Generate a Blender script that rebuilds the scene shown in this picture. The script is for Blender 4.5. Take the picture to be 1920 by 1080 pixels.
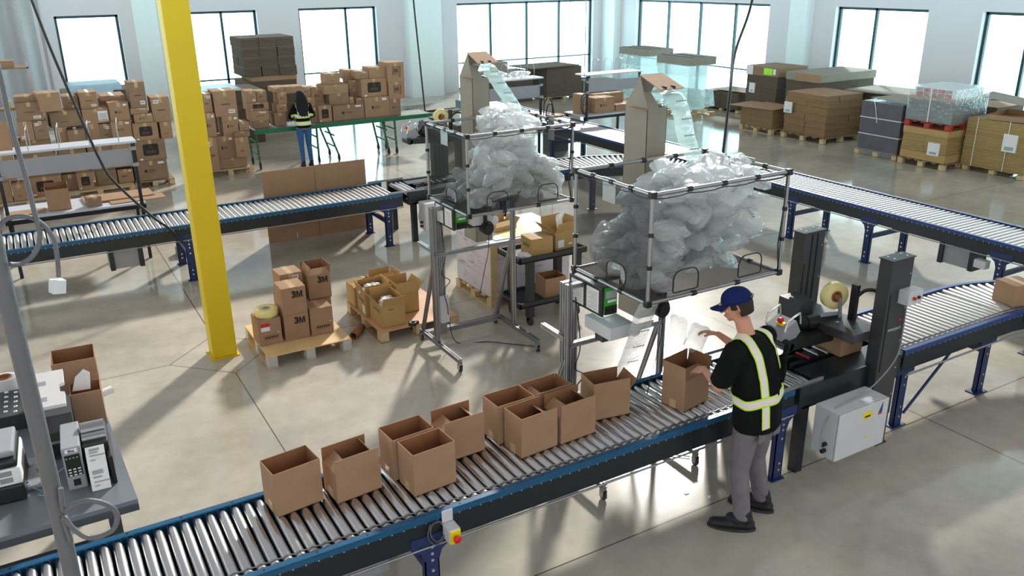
import bpy, bmesh, math, random
from mathutils import Vector, Matrix, Euler, noise
from mathutils.bvhtree import BVHTree
from mathutils.geometry import tessellate_polygon

sc = bpy.context.scene
for o in list(bpy.data.objects): bpy.data.objects.remove(o)
COL = sc.collection
R = math.radians
random.seed(7)

# ------------------------------------------------------------------ camera
cam_d = bpy.data.cameras.new('camera'); cam = bpy.data.objects.new('camera', cam_d); COL.objects.link(cam)
cam_d.sensor_width = 36.0; cam_d.lens = 1586.0 / 1920.0 * 36.0
cam_d.clip_start = 0.05; cam_d.clip_end = 300
pitch, roll, yaw = R(20.566), R(.698), R(30.022)
fw = Vector((math.sin(yaw) * math.cos(pitch), math.cos(yaw) * math.cos(pitch), -math.sin(pitch)))
rt = Vector((math.cos(yaw), -math.sin(yaw), 0)); dn = fw.cross(rt)
r2 = rt * math.cos(roll) + dn * math.sin(roll); d2 = -rt * math.sin(roll) + dn * math.cos(roll)
mw = Matrix((( r2.x, -d2.x, -fw.x, 0), (r2.y, -d2.y, -fw.y, 0), (r2.z, -d2.z, -fw.z, 3.95), (0, 0, 0, 1)))
cam.matrix_world = mw
sc.camera = cam

# ------------------------------------------------------------------ sky, sun, exposure
w = bpy.data.worlds.new('sky'); sc.world = w; w.use_nodes = True
nt = w.node_tree; nt.nodes.clear()
out = nt.nodes.new('ShaderNodeOutputWorld'); bg = nt.nodes.new('ShaderNodeBackground')
tc = nt.nodes.new('ShaderNodeTexCoord'); sep = nt.nodes.new('ShaderNodeSeparateXYZ')
rmp = nt.nodes.new('ShaderNodeValToRGB'); rs = nt.nodes.new('ShaderNodeMapRange')
nt.links.new(tc.outputs['Generated'], sep.inputs[0]); nt.links.new(sep.outputs['Z'], rmp.inputs[0])
cr = rmp.color_ramp
cr.elements[0].position = 0.0; cr.elements[0].color = (1.05, 1.55, 1.62, 1)
cr.elements[1].position = 0.30; cr.elements[1].color = (0.105, 0.106, 0.108, 1)
e = cr.elements.new(0.21); e.color = (.95, 1.42, 1.5, 1)
e = cr.elements.new(1.0); e.color = (0.10, 0.10, 0.10, 1)
nt.links.new(rmp.outputs[0], bg.inputs[0]); bg.inputs[1].default_value = 4.4
nt.links.new(bg.outputs[0], out.inputs[0])
sd = bpy.data.lights.new('sun', 'SUN'); sd.energy = 4.8; sd.angle = R(4); sd.color = (1.0, 0.97, 0.92)
sun = bpy.data.objects.new('sun', sd); COL.objects.link(sun)
sdir = Vector((0.66, 0.75, math.tan(R(28.8)))).normalized()
sun.rotation_euler = sdir.to_track_quat('Z', 'Y').to_euler(); sun.location = (8, 12, 12)
sc.view_settings.view_transform = 'Standard'; sc.view_settings.look = 'None'
sc.view_settings.gamma = 1; sc.view_settings.use_curve_mapping = False
sc.view_settings.exposure = 0.0
sc.cycles.transparent_max_bounces = 40
sc.cycles.max_bounces = 8
sc.cycles.sample_clamp_indirect = 6

# ------------------------------------------------------------------ materials
def srgb(r, g, b):
    f = lambda c: (c / 255 / 12.92) if c <= 10 else (((c / 255) + .055) / 1.055) ** 2.4
    return (f(r), f(g), f(b), 1)
class NT:
    def __init__(s, name):
        s.m = bpy.data.materials.new(name); s.m.use_nodes = True; s.t = s.m.node_tree
        s.b = s.t.nodes['Principled BSDF']; s.out = s.t.nodes['Material Output']
    def n(s, ty, **kw):
        nd = s.t.nodes.new(ty)
        for k, v in kw.items():
            if k.startswith('i_'):
                key = k[2:]; key = int(key) if key.isdigit() else key.replace('_', ' ')
                nd.inputs[key].default_value = v
            else: setattr(nd, k, v)
        return nd
    def l(s, a, b): s.t.links.new(a, b)
def mat(name, col, rough=.5, metal=0, var=.06, scale=8, spec=.5, bump=0, bscale=60, coat=0):
    k = NT(name); b = k.b
    b.inputs['Roughness'].default_value = rough; b.inputs['Metallic'].default_value = metal
    b.inputs['Specular IOR Level'].default_value = spec
    b.inputs['Coat Weight'].default_value = coat
    tc = k.n('ShaderNodeTexCoord'); no = k.n('ShaderNodeTexNoise', i_Scale=scale, i_Detail=4.0)
    k.l(tc.outputs['Object'], no.inputs['Vector'])
    mr = k.n('ShaderNodeMapRange'); mr.inputs[3].default_value = 1 - var; mr.inputs[4].default_value = 1 + var
    mr.inputs[1].default_value = .3; mr.inputs[2].default_value = .7
    k.l(no.outputs['Fac'], mr.inputs[0])
    mx = k.n('ShaderNodeVectorMath', operation='SCALE'); mx.inputs[0].default_value = col[:3]
    k.l(mr.outputs[0], mx.inputs['Scale']); k.l(mx.outputs[0], b.inputs['Base Color'])
    if bump:
        n2 = k.n('ShaderNodeTexNoise', i_Scale=bscale, i_Detail=3.0); k.l(tc.outputs['Object'], n2.inputs['Vector'])
        bp = k.n('ShaderNodeBump', i_Strength=bump, i_Distance=.01); k.l(n2.outputs['Fac'], bp.inputs['Height'])
        k.l(bp.outputs[0], b.inputs['Normal'])
    return k.m
M = {}
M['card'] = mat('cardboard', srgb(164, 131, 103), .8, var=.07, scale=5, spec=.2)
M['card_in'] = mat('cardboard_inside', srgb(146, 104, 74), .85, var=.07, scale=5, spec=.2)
M['card2'] = mat('cardboard_golden', srgb(184, 150, 98), .75, var=.06, scale=5, spec=.25)
M['card3'] = mat('cardboard_dull', srgb(146, 120, 96), .8, var=.1, scale=5, spec=.2)
M['card_grey'] = mat('cardboard_grey', srgb(150, 140, 128), .8, var=.06, scale=4, spec=.2)
M['edge'] = mat('cardboard_edge', srgb(206, 170, 128), .8)
M['tape'] = mat('clear_tape', srgb(196, 164, 124), .25, var=.04)
M['black'] = mat('black_plastic', srgb(26, 26, 28), .4)
M['ink'] = mat('black_ink', srgb(38, 33, 30), .7)
M['inkfaint'] = mat('brown_print', srgb(104, 78, 56), .8)
M['green_ink'] = mat('green_ink', srgb(108, 124, 50), .7)
M['white'] = mat('white_paper', srgb(232, 230, 228), .7, var=.03)
M['redlab'] = mat('red_label', srgb(196, 40, 40), .5)
M['dark'] = mat('dark_painted_steel', srgb(58, 58, 60), .38, var=.05, spec=.5)
M['cover'] = mat('rail_cover', srgb(22, 32, 38), .33, var=.15, scale=3)
M['blue'] = mat('blue_rail_paint', srgb(16, 84, 122), .32, var=.06)
M['leg'] = mat('blue_leg_paint', srgb(28, 46, 94), .5, var=.06)
M['navy'] = mat('navy_rail_paint', srgb(30, 62, 122), .35, var=.06)
M['greenp'] = mat('green_conveyor_paint', srgb(30, 110, 72), .45)
M['yellow'] = mat('yellow_column_paint', srgb(222, 190, 6), .5, var=.03, scale=2)
M['alu'] = mat('aluminium', srgb(160, 160, 162), .36, metal=.85, var=.04)
M['steel'] = mat('bare_steel', srgb(168, 168, 168), .3, metal=.9, var=.05)
M['bolt'] = mat('zinc_bolt', srgb(225, 225, 225), .25, metal=.8)
M['wall'] = mat('painted_wall', srgb(214, 209, 213), .85, var=.015, scale=1)
M['pil'] = mat('painted_pilaster', srgb(228, 236, 236), .7, var=.015)
M['frame'] = mat('window_frame', srgb(22, 52, 58), .4)
M['conduit'] = mat('grey_conduit', srgb(98, 98, 102), .5, bump=.3, bscale=120)
M['cable'] = mat('black_cable', srgb(30, 30, 33), .5)
M['wcable'] = mat('pale_cable', srgb(190, 195, 192), .5)
M['bcable'] = mat('blue_cable', srgb(120, 150, 180), .5)
M['grey'] = mat('grey_steel_panel', srgb(150, 150, 156), .45, var=.03)
M['lgrey'] = mat('light_grey_enclosure', srgb(206, 206, 208), .4, var=.02)
M['shelf'] = mat('grey_shelf', srgb(196, 198, 206), .4, var=.02)
M['desk'] = mat('slate_worktop', srgb(112, 118, 126), .38, var=.04, scale=3)
M['deskleg'] = mat('slate_frame', srgb(72, 76, 82), .5)
M['machine_green'] = mat('green_machine_shell', srgb(46, 168, 34), .35)
M['red'] = mat('red_button', srgb(214, 22, 28), .3, var=.02)
M['ybox'] = mat('yellow_button_box', srgb(240, 214, 20), .4, var=.02)
M['wood'] = mat('pine', srgb(206, 178, 134), .7, var=.12, scale=14)
M['wood_old'] = mat('old_pallet_wood', srgb(150, 128, 96), .8, var=.2, scale=14)
M['wood_grey'] = mat('greyed_block', srgb(196, 192, 184), .8, var=.06)
M['ply'] = mat('plywood', srgb(222, 186, 132), .55, var=.07, scale=5)
M['ply_red'] = mat('reddish_plywood', srgb(206, 158, 118), .5, var=.1, scale=4)
M['redpal'] = mat('red_pallet', srgb(176, 54, 40), .6)
M['tapeyel'] = mat('tape_roll_yellow', srgb(236, 222, 150), .3, var=.03)
M['core'] = mat('cardboard_core', srgb(150, 96, 60), .8)
M['rubber'] = mat('dark_rubber', srgb(52, 52, 54), .7)
M['skin'] = mat('skin', srgb(208, 150, 124), .5, var=.04, scale=20, spec=.35)
M['skin2'] = mat('skin_tan', srgb(190, 140, 112), .5, var=.04)
M['hair'] = mat('dark_brown_hair', srgb(44, 32, 26), .8, var=.2, scale=60)
M['hairb'] = mat('black_hair', srgb(16, 14, 16), .85, var=.2, scale=60)
M['shirt'] = mat('black_shirt', srgb(19, 20, 20), .9, var=.2, scale=9, spec=.15, bump=.5, bscale=14)
M['pants'] = mat('grey_trousers', srgb(120, 116, 120), .9, var=.1, scale=14, spec=.1, bump=.7, bscale=18)
M['jeans'] = mat('blue_jeans', srgb(64, 104, 150), .85, var=.12, scale=14, spec=.1, bump=.5, bscale=18)
M['boot'] = mat('black_boot', srgb(26, 26, 28), .6, bump=.3)
M['cap'] = mat('navy_cap', srgb(19, 35, 88), .8, var=.05, spec=.2)
M['lime'] = mat('lime_trim', srgb(190, 244, 30), .6, var=.02)
M['refl'] = mat('reflective_tape', srgb(238, 226, 214), .35, var=.03)
M['orange'] = mat('orange_vest', srgb(244, 84, 44), .7)
M['greylab'] = mat('printed_grey', srgb(165, 168, 170), .7)
M['txtdark'] = mat('label_text_dark', srgb(60, 60, 62), .7)
M['asph'] = mat('outdoor_pavement', srgb(225, 228, 226), .9, var=.05, scale=.6)
M['limelab'] = mat('lime_label', srgb(170, 240, 60), .6)
M['led'] = mat('green_led', srgb(120, 220, 60), .4)

# floor: polished concrete with saw-cut joints
k = NT('polished_concrete'); b = k.b
tc = k.n('ShaderNodeTexCoord'); P = tc.outputs['Object']
n1 = k.n('ShaderNodeTexNoise', i_Scale=.55, i_Detail=8.0, i_Roughness=.6); k.l(P, n1.inputs['Vector'])
n2 = k.n('ShaderNodeTexNoise', i_Scale=5.0, i_Detail=6.0, i_Roughness=.7); k.l(P, n2.inputs['Vector'])
r1 = k.n('ShaderNodeValToRGB'); r1.color_ramp.elements[0].position = .34; r1.color_ramp.elements[1].position = .68
r1.color_ramp.elements[0].color = srgb(166, 160, 149); r1.color_ramp.elements[1].color = srgb(204, 195, 178)
k.l(n1.outputs['Fac'], r1.inputs[0])
mr = k.n('ShaderNodeMapRange'); mr.inputs[1].default_value = .3; mr.inputs[2].default_value = .7; mr.inputs[3].default_value = .9; mr.inputs[4].default_value = 1.08
k.l(n2.outputs['Fac'], mr.inputs[0])
sc1 = k.n('ShaderNodeVectorMath', operation='SCALE'); k.l(r1.outputs[0], sc1.inputs[0]); k.l(mr.outputs[0], sc1.inputs['Scale'])
sp = k.n('ShaderNodeSeparateXYZ'); k.l(P, sp.inputs[0])
def mth(op, a, b_=None, c_=None):
    nd = k.n('ShaderNodeMath', operation=op)
    for i, v in enumerate((a, b_, c_)):
        if v is None: continue
        if isinstance(v, (int, float)): nd.inputs[i].default_value = v
        else: k.l(v, nd.inputs[i])
    return nd.outputs[0]
def dist_lines(coord, off, per):
    a = mth('SUBTRACT', coord, off); a = mth('DIVIDE', a, per); a = mth('ADD', a, .5)
    a = mth('FRACT', a); a = mth('SUBTRACT', a, .5); a = mth('ABSOLUTE', a); return mth('MULTIPLY', a, per)
dx = dist_lines(sp.outputs['X'], 1.5, 5.3); dy = dist_lines(sp.outputs['Y'], 9.03, 4.93)
# distance to the diamond around the column
ax = mth('ABSOLUTE', mth('SUBTRACT', sp.outputs['X'], 1.5)); ay = mth('ABSOLUTE', mth('SUBTRACT', sp.outputs['Y'], 9.03))
man = mth('ADD', ax, ay); dd = mth('ABSOLUTE', mth('SUBTRACT', man, .57)); dd = mth('MULTIPLY', dd, .707)
inside = mth('LESS_THAN', man, .57)
dl = mth('MINIMUM', dx, dy); dl = mth('ADD', dl, mth('MULTIPLY', inside, 1.0))
dl = mth('MINIMUM', dl, dd)
line = mth('LESS_THAN', dl, .005)
mx = k.n('ShaderNodeMix', data_type='RGBA'); mx.inputs['B'].default_value = srgb(96, 74, 64)
k.l(line, mx.inputs['Factor']); k.l(sc1.outputs[0], mx.inputs['A']); k.l(mx.outputs['Result'], b.inputs['Base Color'])
mr2 = k.n('ShaderNodeMapRange'); mr2.inputs[3].default_value = .07; mr2.inputs[4].default_value = .13
k.l(n1.outputs['Fac'], mr2.inputs[0]); k.l(mr2.outputs[0], b.inputs['Roughness'])
b.inputs['Specular IOR Level'].default_value = .5
M['floor'] = k.m

# roller steel
k = NT('roller_steel'); b = k.b
b.inputs['Metallic'].default_value = 1; b.inputs['Roughness'].default_value = .27
b.inputs['Base Color'].default_value = srgb(206, 206, 208)
M['roller'] = k.m
k = NT('roller_zinc_dull'); b = k.b
b.inputs['Metallic'].default_value = .8; b.inputs['Roughness'].default_value = .38
b.inputs['Base Color'].default_value = srgb(198, 196, 194)
M['roller2'] = k.m

# stacked corrugated layers seen from the side
def layer_mat(name, c1, c2, freq=95):
    k = NT(name); b = k.b; b.inputs['Roughness'].default_value = .85; b.inputs['Specular IOR Level'].default_value = .2
    tc = k.n('ShaderNodeTexCoord'); wv = k.n('ShaderNodeTexWave', i_Scale=freq / 6.28, i_Distortion=1.2, i_Detail=2.0)
    wv.bands_direction = 'Z'; k.l(tc.outputs['Object'], wv.inputs['Vector'])
    no = k.n('ShaderNodeTexNoise', i_Scale=3.0, i_Detail=3.0); mp = k.n('ShaderNodeMapping'); mp.inputs['Scale'].default_value = (.6, .6, 14)
    k.l(tc.outputs['Object'], mp.inputs[0]); k.l(mp.outputs[0], no.inputs['Vector'])
    rp = k.n('ShaderNodeValToRGB'); rp.color_ramp.elements[0].position = .3; rp.color_ramp.elements[1].position = .75
    rp.color_ramp.elements[0].color = c1; rp.color_ramp.elements[1].color = c2
    mm = k.n('ShaderNodeMath', operation='MULTIPLY'); k.l(wv.outputs['Fac'], mm.inputs[0]); mm.inputs[1].default_value = .5
    m2 = k.n('ShaderNodeMath', operation='ADD'); k.l(mm.outputs[0], m2.inputs[0])
    m3 = k.n('ShaderNodeMath', operation='MULTIPLY'); k.l(no.outputs['Fac'], m3.inputs[0]); m3.inputs[1].default_value = .55
    k.l(m3.outputs[0], m2.inputs[1]); k.l(m2.outputs[0], rp.inputs[0]); k.l(rp.outputs[0], b.inputs['Base Color'])
    bp = k.n('ShaderNodeBump', i_Strength=.4, i_Distance=.01); k.l(wv.outputs['Fac'], bp.inputs['Height']); k.l(bp.outputs[0], b.inputs['Normal'])
    return k.m
M['layers'] = layer_mat('corrugated_layers', srgb(112, 88, 64), srgb(176, 142, 104))
M['layers_dk'] = layer_mat('corrugated_layers_dark', srgb(74, 62, 54), srgb(122, 106, 92))
M['layers_gd'] = layer_mat('corrugated_layers_golden', srgb(120, 94, 58), srgb(206, 176, 118))
M['layers_gy'] = layer_mat('corrugated_layers_grey', srgb(82, 78, 76), srgb(128, 122, 118))
M['wrapdark'] = mat('film_wrapped_dark', srgb(96, 88, 98), .3, var=.12, scale=6, bump=.6, bscale=12)

def translucent(name, col, alpha, rough=.15, bump=.6, bscale=9, diff=.5):
    k = NT(name); t = k.t; t.nodes.remove(k.b)
    tr = k.n('ShaderNodeBsdfTransparent'); tr.inputs[0].default_value = (1, 1, 1, 1)
    df = k.n('ShaderNodeBsdfDiffuse'); df.inputs[0].default_value = col
    tl = k.n('ShaderNodeBsdfTranslucent'); tl.inputs[0].default_value = col
    gl = k.n('ShaderNodeBsdfGlossy'); gl.inputs['Roughness'].default_value = rough; gl.inputs[0].default_value = (1, 1, 1, 1)
    tc = k.n('ShaderNodeTexCoord'); no = k.n('ShaderNodeTexNoise', i_Scale=bscale, i_Detail=4.0, i_Distortion=1.0)
    k.l(tc.outputs['Object'], no.inputs['Vector'])
    bp = k.n('ShaderNodeBump', i_Strength=bump, i_Distance=.02); k.l(no.outputs['Fac'], bp.inputs['Height'])
    k.l(bp.outputs[0], gl.inputs['Normal']); k.l(bp.outputs[0], df.inputs['Normal'])
    m1 = k.n('ShaderNodeMixShader'); m1.inputs[0].default_value = .4; k.l(df.outputs[0], m1.inputs[1]); k.l(tl.outputs[0], m1.inputs[2])
    lw = k.n('ShaderNodeLayerWeight'); lw.inputs[0].default_value = .22; k.l(bp.outputs[0], lw.inputs['Normal']); fr = k.n('ShaderNodeMath', operation='MULTIPLY_ADD'); fr.inputs[1].default_value = .55; fr.inputs[2].default_value = .06; k.l(lw.outputs['Facing'], fr.inputs[0])
    m2 = k.n('ShaderNodeMixShader'); m2.inputs[0].default_value = alpha; k.l(tr.outputs[0], m2.inputs[1]); k.l(m1.outputs[0], m2.inputs[2])
    m3 = k.n('ShaderNodeMixShader'); k.l(fr.outputs[0], m3.inputs[0]); k.l(m2.outputs[0], m3.inputs[1]); k.l(gl.outputs[0], m3.inputs[2])
    k.l(m3.outputs[0], k.out.inputs[0]); return k.m
M['pillow'] = translucent('air_pillow_film', srgb(244, 247, 247), .36, .08, bump=1.0, bscale=22)
M['film'] = translucent('stretch_film', srgb(220, 232, 236), .22, .15, bscale=14)
M['strip'] = translucent('pillow_strip_film', srgb(214, 240, 238), .55, .15, bscale=7)
def meshfab(name, a):
    k = NT(name); t = k.t; b = k.b
    b.inputs['Base Color'].default_value = srgb(40, 38, 38); b.inputs['Roughness'].default_value = .8
    tr = k.n('ShaderNodeBsdfTransparent'); m = k.n('ShaderNodeMixShader'); m.inputs[0].default_value = a
    k.l(tr.outputs[0], m.inputs[1]); k.l(b.outputs[0], m.inputs[2]); k.l(m.outputs[0], k.out.inputs[0]); return k.m
M['net'] = meshfab('fine_black_net', .13)
M['netd'] = meshfab('dense_black_net', .58)
k = NT('window_glass'); t = k.t; t.nodes.remove(k.b)
tr = k.n('ShaderNodeBsdfTransparent'); tr.inputs[0].default_value = (.93, 1, 1, 1)
gl = k.n('ShaderNodeBsdfGlossy'); gl.inputs['Roughness'].default_value = .02
m = k.n('ShaderNodeMixShader'); m.inputs[0].default_value = .06; k.l(tr.outputs[0], m.inputs[1]); k.l(gl.outputs[0], m.inputs[2]); k.l(m.outputs[0], k.out.inputs[0])
M['glass'] = k.m

# ------------------------------------------------------------------ mesh helpers
class MB:
    def __init__(s): s.v = []; s.f = []; s.m = []; s.sm = []
    def add(s, vs, fs, mi=0, smooth=False):
        o = len(s.v); s.v += [tuple(v) for v in vs]
        for f in fs: s.f.append(tuple(i + o for i in f)); s.m.append(mi); s.sm.append(smooth)
        return s
    def box(s, x0, x1, y0, y1, z0, z1, mi=0, mt=None, bev=0):
        c = [Vector((x, y, z)) for z in (z0, z1) for (x, y) in ((x0, y0), (x1, y0), (x1, y1), (x0, y1))]
        fs = [(3, 2, 1, 0), (4, 5, 6, 7), (0, 1, 5, 4), (1, 2, 6, 5), (2, 3, 7, 6), (3, 0, 4, 7)]
        if bev:
            bm = bmesh.new(); vv = [bm.verts.new(p) for p in c]
            for f in fs: bm.faces.new([vv[i] for i in f])
            bmesh.ops.bevel(bm, geom=bm.edges[:], offset=bev, segments=2, affect='EDGES', profile=.6)
            bm.verts.index_update()
            c = [v.co.copy() for v in bm.verts]; fs = [tuple(v.index for v in f.verts) for f in bm.faces]; bm.free()
        if mt is not None: c = [mt @ p for p in c]
        return s.add(c, fs, mi)
    def cyl(s, p0, p1, r, n=12, mi=0, r1=None, caps=True):
        p0 = Vector(p0); p1 = Vector(p1); r1 = r if r1 is None else r1
        z = (p1 - p0).normalized(); x = z.orthogonal().normalized(); y = z.cross(x)
        vs = []
        for p, rr in ((p0, r), (p1, r1)):
            for i in range(n):
                a = 2 * math.pi * i / n; vs.append(p + (x * math.cos(a) + y * math.sin(a)) * rr)
        s.add(vs, [(i, (i + 1) % n, (i + 1) % n + n, i + n) for i in range(n)], mi, True)
        if caps: s.add(vs, [tuple(range(n))[::-1], tuple(range(n, 2 * n))], mi)
        return s
    def tube(s, pts, r, n=8, mi=0, closed=False):
        pts = [Vector(p) for p in pts]; N = len(pts); rings = []
        prev = None
        for i, p in enumerate(pts):
            if closed: t = pts[(i + 1) % N] - pts[i - 1]
            else: t = pts[min(i + 1, N - 1)] - pts[max(i - 1, 0)]
            t.normalize()
            if prev is None: x = t.orthogonal().normalized()
            else:
                x = prev - t * prev.dot(t)
                x = x.normalized() if x.length > 1e-6 else t.orthogonal().normalized()
            prev = x; y = t.cross(x); rr = r[i] if isinstance(r, (list, tuple)) else r
            rings.append([p + (x * math.cos(2 * math.pi * j / n) + y * math.sin(2 * math.pi * j / n)) * rr for j in range(n)])
        vs = [v for rg in rings for v in rg]; fs = []
        for i in range(N if closed else N - 1):
            a = i * n; b_ = ((i + 1) % N) * n
            for j in range(n): fs.append((a + j, a + (j + 1) % n, b_ + (j + 1) % n, b_ + j))
        s.add(vs, fs, mi, True)
        if not closed: s.add(vs, [tuple(range(n))[::-1], tuple(range((N - 1) * n, N * n))], mi)
        return s
    def lathe(s, prof, p0, axis, n=16, mi=0):
        p0 = Vector(p0); z = Vector(axis).normalized(); x = z.orthogonal().normalized(); y = z.cross(x); vs = []
        for (d, r) in prof:
            for j in range(n):
                a = 2 * math.pi * j / n; vs.append(p0 + z * d + (x * math.cos(a) + y * math.sin(a)) * r)
        fs = []
        for i in range(len(prof) - 1):
            for j in range(n): fs.append((i * n + j, i * n + (j + 1) % n, (i + 1) * n + (j + 1) % n, (i + 1) * n + j))
        s.add(vs, fs, mi, True); return s
    def quad(s, a, b_, c, d, mi=0): return s.add([a, b_, c, d], [(0, 1, 2, 3)], mi)
    def prism(s, poly, axis, a0, a1, mi=0):
        n = len(poly)
        def P3(u, v, w):
            return {'x': (w, u, v), 'y': (u, w, v), 'z': (u, v, w)}[axis]
        vs = [P3(u, v, a0) for u, v in poly] + [P3(u, v, a1) for u, v in poly]
        s.add(vs, [tuple(range(n))[::-1], tuple(range(n, 2 * n))] + [(i, (i + 1) % n, (i + 1) % n + n, i + n) for i in range(n)], mi); return s
    def build(s, name, mats, parent=None, loc=None):
        me = bpy.data.meshes.new(name); me.from_pydata(s.v, [], s.f)
        mats = mats if isinstance(mats, (list, tuple)) else [mats]
        for m in mats: me.materials.append(M[m] if isinstance(m, str) else m)
        me.polygons.foreach_set('material_index', s.m); me.polygons.foreach_set('use_smooth', s.sm)
        me.update()
        bm = bmesh.new(); bm.from_mesh(me); bmesh.ops.recalc_face_normals(bm, faces=bm.faces[:]); bm.to_mesh(me); bm.free()
        o = bpy.data.objects.new(name, me); COL.objects.link(o)
        if loc is not None: o.location = loc
        if parent is not None: o.parent = parent
        return o
def tag(o, label, cat, group=None, kind=None):
    o['label'] = label; o['category'] = cat
    if group: o['group'] = group
    if kind: o['kind'] = kind
    return o
def thing(name, loc, label, cat, group=None, rz=0):
    o = bpy.data.objects.new(name, None); COL.objects.link(o); o.location = loc; o.rotation_euler = (0, 0, rz)
    o.empty_display_size = .1
    return tag(o, label, cat, group)
def struct(o): o['kind'] = 'structure'; return o
def dup_child(src, parent, loc=None, rz=None):
    c = src.copy(); COL.objects.link(c); c.parent = parent
    if loc is not None: c.location = loc
    if rz is not None: c.rotation_euler = (0, 0, rz)
    return c
KIDS = {}
def copy_tree(o, parent=None):
    global KIDS
    if parent is None:
        KIDS = {}
        for q in bpy.data.objects:
            if q.parent: KIDS.setdefault(q.parent.name, []).append(q)
    c = o.copy(); COL.objects.link(c); c.parent = parent
    for ch in KIDS.get(o.name, []): copy_tree(ch, c)
    return c
def text_mesh(s, size, mat_, parent, name='printed_text', loc=(0, 0, 0), rot=(0, 0, 0), bold=0.0, ext=.0008, sx=1, shear=0):
    cu = bpy.data.curves.new(name, 'FONT'); cu.body = s; cu.size = size; cu.extrude = ext; cu.offset = bold; cu.shear = shear
    cu.align_x = 'CENTER'; cu.align_y = 'CENTER'; cu.resolution_u = 3
    t = bpy.data.objects.new(name, cu); COL.objects.link(t)
    bpy.context.view_layer.update()
    me = bpy.data.meshes.new_from_object(t.evaluated_get(bpy.context.evaluated_depsgraph_get()))
    bpy.data.objects.remove(t); me.materials.clear(); me.materials.append(M[mat_])
    o = bpy.data.objects.new(name, me); COL.objects.link(o); o.location = loc; o.rotation_euler = rot; o.scale = (sx, 1, 1)
    if parent: o.parent = parent
    return o
def blob(name, spheres, voxel, mat_, parent, smooth=3):
    """one continuous skin grown over a cloud of ellipsoids"""
    bm = bmesh.new()
    for p, rad in spheres:
        mt = Matrix.Translation(p) @ Matrix.Diagonal((rad[0], rad[1], rad[2], 1))
        bmesh.ops.create_icosphere(bm, subdivisions=2, radius=1, matrix=mt)
    me = bpy.data.meshes.new(name); bm.to_mesh(me); bm.free()
    o = bpy.data.objects.new(name, me); COL.objects.link(o)
    md = o.modifiers.new('r', 'REMESH'); md.mode = 'VOXEL'; md.voxel_size = voxel; md.use_smooth_shade = True
    if smooth:
        s = o.modifiers.new('s', 'SMOOTH'); s.factor = .5; s.iterations = smooth
    bpy.context.view_layer.update()
    m2 = bpy.data.meshes.new_from_object(o.evaluated_get(bpy.context.evaluated_depsgraph_get()))
    o.modifiers.clear(); o.data = m2; m2.materials.clear(); m2.materials.append(M[mat_])
    m2.polygons.foreach_set('use_smooth', [True] * len(m2.polygons))
    o.parent = parent
    return o
def chain(pts, step=.35):
    """pts: list of (pos, radii) -> overlapping ellipsoids"""
    o = []
    for (p, r), (q, t) in zip(pts[:-1], pts[1:]):
        p = Vector(p); q = Vector(q); r = Vector(r if hasattr(r, '__len__') else (r,) * 3); t = Vector(t if hasattr(t, '__len__') else (t,) * 3)
        n = max(2, int((q - p).length / (min(min(r), min(t)) * step)) + 1)
        for i in range(n + 1):
            f = i / n; o.append((p.lerp(q, f), r.lerp(t, f)))
    return o
def arc(cx, cy, r, a0, a1, n):
    return [(cx + r * math.cos(a0 + (a1 - a0) * i / n), cy + r * math.sin(a0 + (a1 - a0) * i / n)) for i in range(n + 1)]
def smoothpts(pts, k=6):
    pts = [Vector(p) for p in pts]; P = [pts[0]] + pts + [pts[-1]]; o = []
    for i in range(1, len(P) - 2):
        for j in range(k):
            t = j / k; a, b_, c, d = P[i - 1], P[i], P[i + 1], P[i + 2]
            o.append(.5 * ((2 * b_) + (-a + c) * t + (2 * a - 5 * b_ + 4 * c - d) * t * t + (-a + 3 * b_ - 3 * c + d) * t ** 3))
    o.append(pts[-1]); return o

# ------------------------------------------------------------------ building shell
struct(MB().box(-14, 19.9, -6, 26.95, -.2, 0).build('floor', 'floor'))
YB, XR, WT, TR = 26.95, 19.9, 2.93, .95
def wall_with_windows(name, along, fixed, lo, hi, wins, thick, top, wm):
    m = MB(); cur = lo
    def bx(a, b_, z0, z1):
        if along == 'x': m.box(a, b_, fixed, fixed + thick, z0, z1)
        else: m.box(fixed, fixed + thick, a, b_, z0, z1)
    for (a, b_, z0) in sorted(wins):
        bx(cur, a, 0, top); bx(a, b_, WT, top)
        if z0 > 0: bx(a, b_, 0, z0)
        cur = b_
    bx(cur, hi, 0, top); struct(m.build(name, wm))
wb = [(1.37, 2.98, .05), (4.75, 6.82, .05), (8.1, 10.65, .05), (13.55, 19.2, .05)]
wr = [(18.95, 25.3, .05), (13.75, 16.55, .05), (8.9, 12.35, .05), (3.5, 7.2, .05)]
wall_with_windows('wall_back', 'x', YB, -6, XR + .3, wb, .3, 6.0, 'wall')
wall_with_windows('wall_right', 'y', XR, -6, YB, wr, .3, 6.0, 'wall')
struct(MB().box(11.4, 20.2, 4.0, 13.3, 7.5, 7.8).build('added_shade_slab', 'wall'))  # added slab, out of view, placed to shade the near right floor
struct(MB().box(-14.3, -14, -6, 27, 0, 7).build('wall_far_left', 'wall'))
struct(MB().box(-14, 20.2, -6.3, -6, 0, 7).build('wall_front', 'wall'))
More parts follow.
